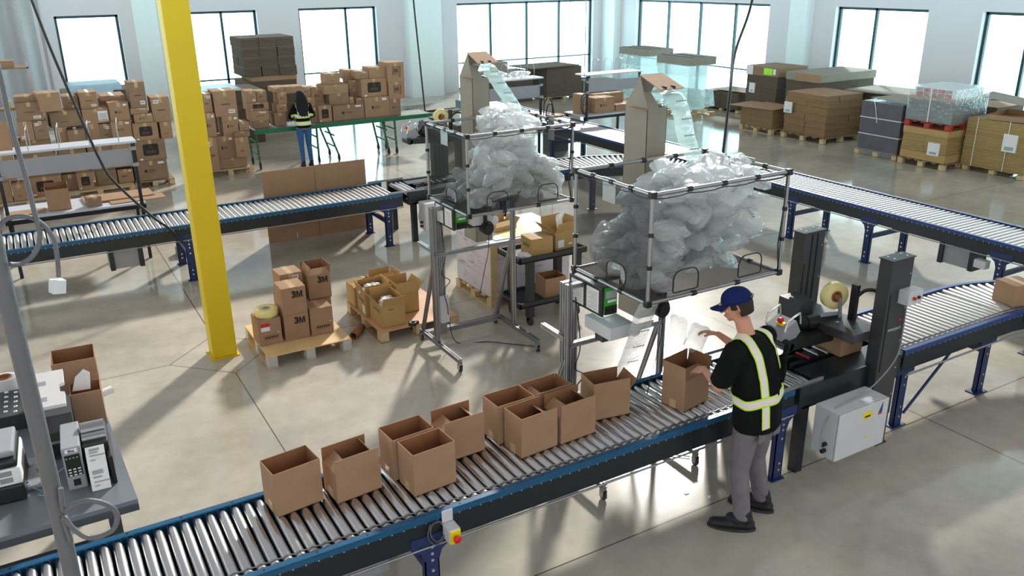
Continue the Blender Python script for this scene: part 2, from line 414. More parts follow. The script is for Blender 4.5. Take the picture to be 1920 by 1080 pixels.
def window(i, along, fixed, a, b_, mull, z0=.05, tr=True):
    f = MB(); t = .07; d0, d1 = fixed + .14, fixed + .22
    def bx(m, u0, u1, z0_, z1_, e=0):
        if along == 'x': m.box(u0, u1, d0 - e, d1 + e, z0_, z1_)
        else: m.box(d0 - e, d1 + e, u0, u1, z0_, z1_)
    bx(f, a, b_, WT - t, WT); bx(f, a, b_, z0, z0 + t); bx(f, a, a + t, z0, WT); bx(f, b_ - t, b_, z0, WT)
    for u in mull: bx(f, u - t / 2, u + t / 2, z0, WT)
    if tr: bx(f, a, b_, TR - .02, TR + .02)
    o = struct(f.build('window_%d' % i, 'frame'))
    g = MB(); p = fixed + .18
    if along == 'x': g.box(a + t, b_ - t, p - .004, p + .004, z0 + t, WT - t)
    else: g.box(p - .004, p + .004, a + t, b_ - t, z0 + t, WT - t)
    gl_ = g.build('pane', 'glass', o); gl_['kind'] = 'structure'
window(1, 'x', YB, 1.37, 2.98, [])
window(2, 'x', YB, 4.75, 6.82, [5.8])
window(3, 'x', YB, 8.1, 10.65, [9.66])
window(4, 'x', YB, 13.55, 19.2, [14.92, 16.4, 17.78])
window(5, 'y', XR, 18.95, 25.3, [20.5, 22.1, 23.7])
window(6, 'y', XR, 13.75, 16.55, [15.35])
window(7, 'y', XR, 8.9, 12.35, [11.3])
window(8, 'y', XR, 3.5, 7.2, [5.3])
struct(MB().box(3.36, 4.0, YB - .02, YB, 0, 6.0).build('trim_1', 'pil'))
struct(MB().box(11.6, 12.75, YB - .45, YB, 0, 6.0).build('trim_2', 'pil'))
struct(MB().box(XR - .3, XR, 17.3, 17.9, 0, 6.0).build('trim_3', 'pil'))
struct(MB().box(XR - .3, XR, 26.2, YB, 0, 6.0).build('trim_4', 'pil'))
# ribbed hanging wall at the far left corner
m = MB(); n = 80; vs = []
for i in range(n + 1):
    t = i / n; x = 1.05 - 3.6 * t; y = 26.9 - 2.4 * t + .16 * math.sin(t * 34)
    for z in (0, 6.0): vs.append((x, y, z))
m.add(vs, [(2 * i, 2 * i + 2, 2 * i + 3, 2 * i + 1) for i in range(n)], 0, True)
M['curt'] = mat('pale_ribbed_sheet', srgb(176, 172, 174), .6, var=.04)
struct(m.build('wall_left', 'curt'))
# outdoor hedges and a kerb beyond the glass
M['hedge'] = mat('hedge_leaves', srgb(120, 190, 160), .9, var=.4, scale=4)
# column
c = thing('support_column', (1.5, 9.03, 0), 'square yellow-painted steel column on the open floor', 'column')
MB().box(-.13, .13, -.125, .125, 0.012, 5.2, bev=.012).build('column_shaft', 'yellow', c)
MB().box(-.15, .15, -.145, .145, 0, .012).build('base_plate', 'yellow', c)

t = thing('wall_conduit', (12.95, YB - .06, 0), 'thin vertical conduit with a small switch box on the back wall', 'conduit')
MB().cyl((0, .03, 0), (0, .03, 6.0), .022, 8).build('pipe', 'lgrey', t); MB().box(-.09, .09, .0, .06, .72, .95).build('switch_box', 'lgrey', t)
# ------------------------------------------------------------------ roller conveyors
ZT, ZR = .80, .785     # rail top, roller top
RR = .032
def roller_mesh(L, grooved, nseg=12, cone=1.0):
    m = MB()
    if grooved:
        pr = [(0, RR * .3), (0, RR * .92), (.012, RR)]
        for g in (.045, .085):
            pr += [(g - .008, RR), (g - .004, RR * .84), (g + .004, RR * .84), (g + .008, RR)]
        pr += [(L - .012, RR), (L, RR * .92), (L, RR * .3)]
    else: pr = [(0, RR * .3), (0, RR * .95), (.01, RR), (L - .01, RR * cone), (L, RR * .95 * cone), (L, RR * .3)]
    m.lathe(pr, (0, 0, 0), (0, 1, 0), nseg)
    m.cyl((0, -.02, 0), (0, L + .02, 0), .006, 6)
    return m
def straight_conveyor(name, label, loc, rz, length, width, pitch=.0762, railh=.21, rail='blue', cover='cover', roll='roller', grooved=True,
                      legs=(), maxroll=100, group=None, legm='leg', zt=ZT, thin=True, far_legs=True, sideline=True):
    """local x along the run, y across from near rail (0) to far rail (width)"""
    t = thing(name, loc, label, 'conveyor', group, rz)
    for i, (y0, s) in enumerate(((0, 1), (width, -1))):
        MB().box(0, length, y0 if s > 0 else y0 - .012, y0 + .012 if s > 0 else y0, zt - railh + .012, zt - .003).box(0, length, min(y0, y0 + s * .035), max(y0, y0 + s * .035), zt - railh, zt - railh + .012).build('side_rail', cover, t)
        m = MB().box(0, length, min(y0 - s * .004, y0 + s * .04), max(y0 - s * .004, y0 + s * .04), zt - .012, zt, bev=.003)
        m.box(0, length, min(y0 - s * .004, y0 + s * .0), max(y0 - s * .004, y0), zt - .045, zt - .012)
        m.box(0, length, min(y0 + s * .012, y0 + s * .014), max(y0 + s * .012, y0 + s * .014), zt - .1, zt - .012)
        k_ = int(length / .31)
        for j in range(k_):
            x = .12 + j * .31
            m.cyl((x, y0 + s * .02, zt), (x, y0 + s * .02, zt + .003), .006, 6, 1)
        m.build('rail_cap', [rail, 'black'], t)
    if sideline:
        MB().cyl((0, -.012, zt - railh - .012), (length, -.012, zt - railh - .012), .008, 8).build('guard_rod', 'alu', t)
    MB().box(.02, length - .02, .03, width - .03, zt - railh + .02, zt - railh + .028).build('under_pan', 'cover', t)
    if grooved:
        m = MB()
        for yb in (.062, .102):
            m.tube([(.04 + pitch * .5 * i, yb, zt - .013 - (.012 if i % 2 == 0 else 0)) for i in range(int((length - .1) / pitch * 2))], .0045, 5)
        m.build('drive_bands', 'steel', t)
    me = None; n = int((length - .04) / pitch)
    idx = list(range(n))
    rest = MB()
    for i in idx:
        x = .04 + pitch * (i + .5)
        if i < maxroll:
            if me is None:
                o = roller_mesh(width - .03, grooved).build('roller', roll, t); me = o.data
            else:
                o = bpy.data.objects.new('roller', me); COL.objects.link(o); o.parent = t
            o.location = (x, .015, zt - .015 - RR)
        else:
            rest.cyl((x, .015, zt - .015 - RR), (x, width - .015, zt - .015 - RR), RR, 10)
    if n > maxroll:
        o = rest.build('roller', roll, t); o['kind'] = 'stuff'
    for x in legs: conveyor_leg_pair(t, x, width, zt - railh, legm)
    return t
def conveyor_leg_pair(t, x, width, ztop, legm='leg', wx=.10):
    for y in (.0, width - .05):
        m = MB().box(x, x + wx, y, y + .008, .01, ztop + .06).box(x, x + .008, y, y + .05, .01, ztop + .02).box(x + wx - .008, x + wx, y, y + .05, .01, ztop + .02)
        m.prism([(x - .09, ztop + .07), (x + wx + .09, ztop + .07), (x + wx + .09, ztop - .01), (x + wx + .02, ztop - .06), (x + wx, ztop - .12), (x, ztop - .12), (x - .02, ztop - .06), (x - .09, ztop - .01)], 'y', y - .006, y)
        m.box(x - .02, x + wx + .02, y - .02, y + .07, 0, .01)
        for z in (ztop - .02, ztop - .07, ztop - .12, ztop - .2, .1, .16):
            m.cyl((x + wx / 2, y - .012, z), (x + wx / 2, y, z), .011, 8, 1)
        m.build('leg', [legm, 'bolt'], t)
    MB().box(x + .03, x + .07, .008, width - .05, ztop - .25, ztop - .19).build('cross_brace', legm, t)
fg = straight_conveyor('roller_conveyor', 'long foreground roller conveyor with teal rails carrying open brown cartons', (-1.25, 4.08, 0), 0, 6.2, .80,
                       legs=(2.95, 6.05))
lc = straight_conveyor('roller_conveyor', 'blue roller conveyor crossing behind the yellow column toward the rear tape machine', (-2.2, 11.68, 0), 0, 7.05, .87,
                       legs=(3.85, 6.75), roll='roller2', railh=.2, maxroll=100, grooved=False)
rc = straight_conveyor('roller_conveyor', 'long navy-railed roller conveyor running along the pallets toward the right wall', (10.03, 20.2, 0), -math.pi / 2, 18.4, .86,
                       legs=(11.4, 12.8, 9.0, 4.6, 14.7), roll='roller2', rail='navy', railh=.2, grooved=False, maxroll=0)
# the navy conveyor: nearest 100 rollers as parts, the far ones as one part
old = [o for o in bpy.data.objects if o.parent == rc and o.name.startswith('roller')]
for o in old: bpy.data.objects.remove(o)
src = roller_mesh(.83, False, 10).build('roller', 'roller2', rc); n = 0; rest = MB()
x = 18.3
while x > .1:
    if n < 100:
        o = src if n == 0 else dup_child(src, rc)
        o.location = (x, .015, ZR - RR)
    else: rest.cyl((x, .015, ZR - RR), (x, .845, ZR - RR), RR, 8)
    n += 1; x -= .0762
o = rest.build('roller', 'roller2', rc); o['kind'] = 'stuff'
# curved sections
def curved_conveyor(name, label, c, ri, ro, a0, a1, pre=0, post=0, rail='blue', legs=(), nr=24, taper=True, roll='roller', band=True, pit=.0762):
    """arc about c from angle a0 to a1 (clockwise), straight lead-in of length pre at a0 and straight run-out post"""
    t = thing(name, (c[0], c[1], 0), label, 'conveyor')
    def path(r):
        p = []
        d0 = Vector((-math.sin(a0), math.cos(a0))) * -1
        s = Vector((r * math.cos(a0), r * math.sin(a0)))
        if pre: p.append(s - d0 * pre)
        for i in range(25):
            a = a0 + (a1 - a0) * i / 24; p.append(Vector((r * math.cos(a), r * math.sin(a))))
        d1 = Vector((-math.sin(a1), math.cos(a1))) * -1
        if post: p.append(p[-1] + d1 * post)
        return p
    for r, s in ((ri, 1), (ro, -1)):
        A = path(r); B = path(r + s * .012); Cc = path(r + s * .042); D = path(r - s * .004)
        def strip(m, P, Q, z0, z1, mi=0):
            n = len(P)
            vs = [(p.x, p.y, z0) for p in P] + [(q.x, q.y, z0) for q in Q] + [(p.x, p.y, z1) for p in P] + [(q.x, q.y, z1) for q in Q]
            fs = []
            for i in range(n - 1):
                fs += [(i, i + 1, n + i + 1, n + i), (2 * n + i, 3 * n + i, 3 * n + i + 1, 2 * n + i + 1), (i, 2 * n + i, 2 * n + i + 1, i + 1), (n + i, n + i + 1, 3 * n + i + 1, 3 * n + i)]
            fs += [(0, n, 3 * n, 2 * n), (n - 1, 3 * n - 1 + 0, 4 * n - 1, 2 * n - 1)]
            m.add(vs, fs[:-1] + [(n - 1, 3 * n - 1, 4 * n - 1, 2 * n - 1)], mi)
        m = MB(); strip(m, A, B, ZT - .2, ZT - .004); m.build('side_rail', 'cover', t)
        m = MB(); strip(m, D, Cc, ZT - .012, ZT); strip(m, D, A, ZT - .045, ZT - .012); strip(m, B, path(r + s * .014), ZT - .11, ZT - .012); m.build('rail_cap', rail, t)
    L = ro - ri - .03; me = None
    A = path(ri + .03); B = path(ro - .03); n_ = len(A)
    MB().add([(p.x, p.y, ZT - .17) for p in A] + [(p.x, p.y, ZT - .17) for p in B], [(i, i + 1, n_ + i + 1, n_ + i) for i in range(n_ - 1)]).build('under_pan', 'cover', t)
    d0 = Vector((-math.sin(a0), math.cos(a0))) * -1; d1 = Vector((-math.sin(a1), math.cos(a1))) * -1
    plc = []
    k_ = int(pre / pit)
    for i in range(k_): plc.append((Vector((math.cos(a0), math.sin(a0))) * (ri + .015) - d0 * (pre - pit * (i + .5)), a0, False))
    for i in range(nr):
        a = a0 + (a1 - a0) * (i + .5) / nr; plc.append((Vector((math.cos(a), math.sin(a))) * (ri + .015), a, True))
    for i in range(int(post / pit)): plc.append((Vector((math.cos(a1), math.sin(a1))) * (ri + .015) + d1 * pit * (i + .5), a1, False))
    src = {}
    for p, a, tp in plc:
        if tp not in src:
            o = roller_mesh(L, False, 12, 1.25 if tp and taper else 1).build('roller', roll, t); src[tp] = o
        else: o = dup_child(src[tp], t)
        o.location = (p.x, p.y, ZR - RR); o.rotation_euler = (0, 0, a - math.pi / 2)
    if band:
        m = MB(); rr_ = ri + .075
        for r_ in (ri + .06, ri + .1):
            P = path(r_); m.tube([(p.x, p.y, ZR + .002 + .004 * (i % 2)) for i, p in enumerate(P)], .004, 6)
        m.build('drive_band', 'black', t)
    for (x, y) in legs:
        m = MB().box(x, x + .1, y, y + .008, .01, ZT - .16).box(x, x + .008, y, y + .05, .01, ZT - .2).box(x + .092, x + .1, y, y + .05, .01, ZT - .2)
        m.box(x - .07, x + .17, y - .004, y + .0, ZT - .27, ZT - .14); m.box(x - .04, x + .14, y - .03, y + .09, 0, .01)
        for z in (.1, .2, .42, .5): m.cyl((x + .05, y - .01, z), (x + .05, y, z), .01, 8, 1)
        m.build('leg', ['leg', 'bolt'], t)
    return t
cc = curved_conveyor('curved_conveyor', 'curved roller conveyor with navy rails leading away from the front tape machine', (7.95, 3.28), .82, 1.64, math.pi / 2, 0, pre=1.62, post=1.2,
                     rail='navy', roll='roller2', legs=((-1.55, .86), (-1.55, 1.55), (-.3, .86), (1.0, 1.1), (1.45, .3)), nr=26)
MB().box(-1.5, -1.45, .87, 1.6, .45, .52).box(-.27, -.22, .87, 1.6, .42, .49).build('cross_brace', 'leg', cc)
MB().cyl((-1.45, .85, .12), (-.9, .83, .62), .014, 6).build('diagonal_brace', 'leg', cc)
MB().tube([(-1.6, .78, .575), (0, .79, .575), (.35, .7, .575), (.62, .48, .575), (.78, .1, .575)], .009, 6).build('guard_rod', 'alu', cc)
text_mesh('WARNING', .05, 'white', cc, 'printed_warning', (.3, .755, .70), (math.pi / 2, 0, R(-22)), .001)
MB().box(0, .26, -.002, 0, -.03, .03).build('warning_label', 'redlab', cc, (.17, .79, .70)).rotation_euler = (0, 0, R(-22))
sp = curved_conveyor('curved_conveyor', 'roller spur curving from the rear tape machine into the navy conveyor', (8.0, 9.7), 2.0, 2.85, math.pi / 2, R(45.5), pre=1.75, post=.0,
                     rail='blue', legs=((-1.4, 2.05), (.4, 2.05)), nr=22, roll='roller2')
a_ = R(43.5)
while a_ > R(14):
    L_ = 2.0 / math.cos(a_) - 2.03
    if L_ < .04: break
    c_, s_ = math.cos(a_), math.sin(a_)
    MB().cyl((2.015 * c_, 2.015 * s_, ZR - RR), ((2.0 + L_) * c_, (2.0 + L_) * s_, ZR - RR), RR, 10).build('roller', 'roller2', sp); a_ -= R(2.05)
m = MB(); n_ = 12; vs = []
for i in range(n_ + 1):
    a_ = R(45.5 - 42 * i / n_)
    for (r_, z_) in ((1.995, ZT - .2), (2.007, ZT - .2), (2.007, ZT), (1.995, ZT)): vs.append((r_ * math.cos(a_), r_ * math.sin(a_), z_))
m.add(vs, [(4 * i + j, 4 * i + (j + 1) % 4, 4 * i + 4 + (j + 1) % 4, 4 * i + 4 + j) for i in range(n_) for j in range(4)]); m.build('side_rail', 'cover', sp)
# motors and boxes hung under conveyors
def under_box(parent, x, y, z1, w_=.36, h_=.27, d=.28):
    m = MB().box(x, x + w_, y + .03, y + d, z1 - h_, z1)
    m.box(x - .03, x + .03, y, y + d, z1 - h_ - .01, z1 + .03, 1).box(x + w_ - .03, x + w_ + .03, y, y + d, z1 - h_ - .01, z1 + .03, 1)
    m.build('motor_housing', ['grey', 'cover'], parent)
under_box(lc, 2.93, .02, .6)
under_box(rc, 13.95, .02, .6, .42)
MB().box(14.45, 14.6, -.05, .05, .42, .52).build('junction_box', 'lgrey', rc)
MB().box(2.55, 2.8, .25, .5, .3, .56).build('motor_housing', 'grey', fg)
# emergency stop on the foreground rail
t = thing('emergency_stop', (1.86, 4.07, .62), 'yellow and white emergency stop box with red button on the foreground conveyor', 'emergency stop')
MB().box(-.035, .04, -.004, 0, .1, .185).box(-.035, .045, -.1, -.004, 0, .1, bev=.006).build('housing', 'lgrey', t)
MB().box(-.03, .04, -.112, -.1, .005, .095, bev=.003).build('front_plate', 'ybox', t)
MB().lathe([(0, .012), (.015, .012), (.017, .024), (.03, .026), (.036, .018), (.037, .001)], (.005, -.112, .05), (0, -1, 0), 16).build('red_button', 'red', t)
MB().tube(smoothpts([(-.035, -.03, .03), (-.08, -.02, -.01), (-.12, -.015, .05), (-.11, -.015, .12), (-.06, -.015, .13), (-.04, -.015, .1)]), .005, 6).tube(smoothpts([(-.035, -.03, .01), (-.09, -.02, -.03), (-.14, -.015, .04), (-.12, -.015, .13)]), .004, 6).build('cable', 'conduit', t)

# ------------------------------------------------------------------ carton sealing machines
def sealer(loc, label, hz, front):
    t = thing('carton_sealer', loc, label, 'tape machine')
    # local origin: x of infeed end = 0 , y of near rail = 0
    bed = MB().box(0, 1.25, 0, .06, .60, .80).box(0, 1.25, .82, .88, .60, .80).box(.25, 1.2, .06, .30, .765, .785).box(.25, 1.2, .56, .82, .765, .785).box(0, 1.25, .06, .82, .60, .62)
    bed.build('bed_frame', 'cover', t)
    MB().box(.3, 1.15, .36, .39, .74, .79).box(.3, 1.15, .47, .5, .74, .79).box(.45, .75, .385, .475, .72, .80).box(.78, .84, .36, .5, .73, .82).cyl((.6, .35, .81), (.6, .51, .81), .012, 8, 1).cyl((.72, .35, .8), (.72, .51, .8), .014, 8, 1).cyl((.5, .36, .8), (.5, .5, .8), .01, 8, 2).build('lower_tape_head', ['black', 'bolt', 'red'], t)
    for i in range(3):
        MB().cyl((.04 + .076 * i, .06, ZR - RR), (.04 + .076 * i, .82, ZR - RR), RR, 12).build('roller', 'roller', t)
    MB().box(-.32, .28, .015, .03, .80, .83).box(-.32, .28, .86, .875, .80, .83).build('side_guide', 'alu', t)
    for x, y in ((.05, .0), (.05, .80)): MB().box(x, x + .08, y, y + .08, .0, .62).build('leg', 'cover', t)
    for y in (-.07, .83):
        m = MB().box(.83, 1.10, y, y + .12, .30, 1.735, bev=.004)
        m.box(.822, 1.108, y - .008, y + .128, 1.735, 1.745)
        fy = y - .004 if y < 0 else y - .004
        m.box(.86, .875, fy, fy + .006, .75, 1.45, 1)
        if y > 0: m.box(.93, .945, fy - .002, fy + .006, .8, 1.72, 1).box(1.0, 1.015, fy - .002, fy + .006, .8, 1.72, 1)
        for z in (.5, .75, 1.0, 1.3, 1.6):
            m.cyl((1.07, y - .006, z), (1.07, y, z), .007, 6, 2)
        for (px_, py_) in ((.88, .03), (1.04, .03), (.88, .09), (1.04, .09)): m.cyl((px_, y + py_, 1.745), (px_, y + py_, 1.75), .01, 6, 2)
        m.build('mast', ['dark', 'black', 'bolt'], t)
        MB().box(1.0, 1.10, y + .01, y + .11, 0, .5).box(.98, 1.12, y, y + .12, 0, .012).build('leg', 'dark', t)
    # top head : slides on the masts
    MB().box(.62, .95, .04, .84, hz + .02, hz + .10, bev=.006).box(.6, .8, .68, .84, hz + .02, hz + .2).build('head_beam', 'dark', t)
    m = MB().prism([(.12, hz - .06), (.9, hz - .1), (.95, hz + .02), (.7, hz + .05), (.35, hz + .02), (.14, hz + .0)], 'y', .34, .54)
    m.cyl((.12, .34, hz - .02), (.12, .54, hz - .02), .05, 14)
    m.build('upper_tape_head', 'black', t)
    MB().cyl((.42, .46, hz + .09), (.78, .42, hz + .07), .062, 18).cyl((.4, .462, hz + .091), (.43, .46, hz + .09), .05, 18, 0).cyl((.55, .425, hz + .14), (.75, .4, hz + .13), .02, 10, 1).build('drive_motor', ['black', 'grey'], t)
    MB().prism([(.34, hz + .04), (.5, hz + .23), (.62, hz + .23), (.62, hz + .1), (.45, hz)], 'y', .56, .72).build('gear_cover', 'dark', t)
    m = MB().prism([(.08, hz - .02), (.1, hz + .11), (.24, hz + .17), (.30, hz + .06), (.2, hz - .04)], 'y', .40, .60)
    cb = m.build('control_box', 'grey', t)
    MB().box(.12, .18, .45, .52, hz + .13, hz + .145).build('button_plate', 'ybox', cb)
    MB().lathe([(0, .014), (.02, .014), (.022, .028), (.04, .03), (.048, .02), (.049, .001)], (.15, .485, hz + .14), (-.3, 0, 1), 14).build('red_button', 'red', cb)
    MB().tube([(.1, .39, hz + .1), (.12, .39, hz + .19), (.26, .39, hz + .24), (.28, .39, hz + .14)], .009, 8).tube([(.1, .61, hz + .1), (.12, .61, hz + .19), (.26, .61, hz + .24), (.28, .61, hz + .14)], .009, 8).build('handle', 'bolt', cb)
    MB().box(.88, .92, .26, .32, hz + .05, hz + .42).tube(smoothpts([(.9, .28, hz + .3), (.97, .24, hz + .37), (1.03, .16, hz + .36), (1.04, .1, hz + .22), (1.0, .05, hz + .1)]), .016, 8).build('mast_bracket', 'black', t)
    tr = thing('tape_roll', (0, 0, 0), '', 'tape'); 
    for k_ in ('label', 'category'): del tr[k_]
    tr.parent = t; tr.location = (.80, .42, hz + .30)
    MB().lathe([(-.035, .05), (-.035, .118), (.035, .118), (.035, .05), (-.035, .05)], (0, 0, 0), (.25, .96, 0), 28).build('clear_tape', 'tapeyel', tr)
    MB().lathe([(-.037, .036), (-.037, .052), (.037, .052), (.037, .036), (-.037, .036)], (0, 0, 0), (.25, .96, 0), 20).cyl((0, -.06, -.01), (0, .05, 0), .03, 12).build('core', 'core', tr)
    MB().prism([(.83, hz + .1), (.86, hz + .1), (.83, hz + .31), (.79, hz + .31)], 'y', .36, .375).build('tape_arm', 'grey', t)
    for q_ in (cb, *[o_ for o_ in bpy.data.objects if o_.parent == t and o_.name.split('.')[0] in ('upper_tape_head', 'drive_motor', 'gear_cover')]): q_.location.x += .10
    # electrical cabinet on the near side
    cab = MB().box(.13, .72, -.28, -.06, .24, .66, bev=.006).build('electrical_cabinet', 'lgrey', t)
    MB().box(.13, .72, -.30, -.285, .24, .66, bev=.005).build('cabinet_door', 'lgrey', cab)
    MB().box(.42, .52, -.303, -.30, .54, .60, 0).box(.435, .50, -.304, -.302, .552, .568, 1).box(.47, .49, -.304, -.3, .36, .376, 0).build('warning_label', ['ybox', 'ink'], cab)
    MB().prism([(.60, .55), (.645, .64), (.645, .55)], 'y', -.303, -.3).box(.60, .645, -.303, -.3, .535, .545, 1).build('printed_triangle', ['navy', 'redlab'], cab)
    for z in (.3, .36): MB().cyl((.09, -.2, z), (.13, -.2, z), .018, 10).build('cable_gland', 'black', cab)
    # push-button box on the near mast
    sb = MB().box(.96, 1.14, -.17, -.07, 1.36, 1.48, bev=.006).build('push_button_box', 'lgrey', t)
    MB().cyl((1.02, -.17, 1.42), (1.02, -.19, 1.42), .014, 12).build('red_button', 'redlab', sb)
    MB().cyl((1.08, -.17, 1.42), (1.08, -.185, 1.42), .014, 12).build('black_button', 'black', sb)
    MB().tube(smoothpts([(1.05, -.1, 1.36), (1.07, -.09, 1.1), (1.04, -.1, .9), (.9, -.12, .78), (.6, -.16, .68), (.2, -.2, .66), (.07, -.2, .5), (.08, -.2, .36)]), .006, 6).build('cable', 'grey', t)
    return t
s2 = sealer((5.0, 4.07, 0), 'front carton taping machine with two charcoal masts beside the cap-wearing worker', .93 + .07, True)
text_mesh('interpack', .045, 'bolt', s2, 'printed_name', (.97, -.076, 1.13), (math.pi / 2, 0, 0), .001)
MB().cyl((1.03, -.072, 1.2), (1.03, -.076, 1.2), .012, 12).build('printed_dot', 'red', s2)
s1 = sealer((4.95, 11.69, 0), 'rear carton taping machine half hidden behind the rear netted bin', 1.52, False)

# ------------------------------------------------------------------ air pillow stands
def profile_bar(m, a, b_, w_=.045, mi=0):
    """aluminium T-slot extrusion between a and b"""
    a = Vector(a); b_ = Vector(b_); z = (b_ - a).normalized()
    x = Vector((0, 1, 0)) if abs(z.y) < .9 else Vector((1, 0, 0))
    x = (x - z * x.dot(z)).normalized(); y = z.cross(x); h = w_ / 2; g = w_ * .12
    poly = []
    for (sx_, sy_) in ((1, 1), (-1, 1), (-1, -1), (1, -1)):
        pass
    q = [(h, -h), (h, -g), (h - g * 1.6, -g), (h - g * 1.6, g), (h, g), (h, h)]
    ring = []
    for k_ in range(4):
        c_, s_ = [(1, 0), (0, 1), (-1, 0), (0, -1)][k_]
        for (u, v) in q: ring.append((u * c_ - v * s_, u * s_ + v * c_))
    rr_ = []
    for p in ring:
        if not rr_ or (abs(p[0] - rr_[-1][0]) > 1e-6 or abs(p[1] - rr_[-1][1]) > 1e-6): rr_.append(p)
    if abs(rr_[0][0] - rr_[-1][0]) < 1e-6 and abs(rr_[0][1] - rr_[-1][1]) < 1e-6: rr_.pop()
    n = len(rr_)
    vs = [a + x * u + y * v for u, v in rr_] + [b_ + x * u + y * v for u, v in rr_]
    m.add(vs, [tuple(range(n))[::-1], tuple(range(n, 2 * n))] + [(i, (i + 1) % n, (i + 1) % n + n, i + n) for i in range(n)], mi)
    return m
def rrect(cx, cy, w_, h_, r, n=5, lower_r=None):
    pts = []
    for (sx_, sy_, a0) in ((1, 1, 0), (-1, 1, 90), (-1, -1, 180), (1, -1, 270)):
        rad = r if sy_ > 0 or lower_r is None else lower_r
        for i in range(n + 1):
            a = R(a0 + 90 * i / n)
            pts.append((cx + sx_ * (w_ / 2 - rad) + rad * math.cos(a), cy + sy_ * (h_ / 2 - rad) + rad * math.sin(a)))
    return pts
def panel_with_holes(m, u0, u1, z0, z1, holes, P3, mi=0):
    outer = [Vector((u0, z0, 0)), Vector((u1, z0, 0)), Vector((u1, z1, 0)), Vector((u0, z1, 0))]
    loops = [outer] + [[Vector((a, b_, 0)) for a, b_ in h_][::-1] for h_ in holes]
    tris = tessellate_polygon(loops); flat = [p for l in loops for p in l]
    m.add([P3(p.x, p.y) for p in flat], [tuple(t_) for t_ in tris], mi)
def stand(ox, oy, which, label, bx0, bx1, by0, by1):
    """wheeled T-slot stand; local origin = front-left caster"""
    t = thing('wheeled_stand', (ox, oy, 0), label, 'stand')
    W_, D_ = .96, .96
    for x in (0, W_):
        profile_bar(MB(), (x, -.02, .125), (x, D_, .125)).build('base_rail', 'alu', t)
        profile_bar(MB(), (x, .52, .15), (x, .52, 1.66)).build('upright', 'alu', t)
        profile_bar(MB(), (x, D_ - .05, .15), (x, .56, 1.12 if x else 1.0), .035).build('diagonal_brace', 'alu', t)
        for y in (0, D_):
            ca = MB().box(x - .02, x + .02, y - .02, y + .02, .085, .10).box(x - .022, x - .016, y - .025, y + .02, .03, .09).box(x + .016, x + .022, y - .025, y + .02, .03, .09).build('caster_fork', 'steel', t)
            MB().cyl((x - .012, y - .005, .034), (x + .012, y - .005, .034), .034, 18).build('wheel', 'rubber', ca)
    profile_bar(MB(), (0, D_ - .12, .125), (W_, D_ - .12, .125), .06).build('cross_rail', 'alu', t)
    profile_bar(MB(), (0, .50, 1.15), (W_, .50, 1.15), .04).build('cross_rail', 'alu', t)
    profile_bar(MB(), (0, .56, 1.18), (.0, .9, 1.18), .04).build('cross_rail', 'alu', t)
    m = MB()
    for i in range(3): profile_bar(m, (.06 + .05 * i, .68, .15), (.06 + .05 * i, .68, 1.62), .045)
    m.build('mast', 'alu', t)
    profile_bar(MB(), (.0, .52, 1.64), (W_, .52, 1.64), .04).build('cross_rail', 'alu', t)
    # cable
    MB().tube(smoothpts([(.12, .6, 1.5), (.14, .55, 1.1), (.1, .56, .9), (.2, .58, .8), (.12, .57, .7), (.17, .6, .5), (.2, .64, .3), (.3, .66, .01), (.6, .5, .012), (.8, .3, .012), (1.0, .1, .012)]), .005, 6).build('cable', 'cable', t)
    MB().box(.1, .2, .62, .66, .3, .62, bev=.006).build('cable_box', 'lgrey', t)
    return t
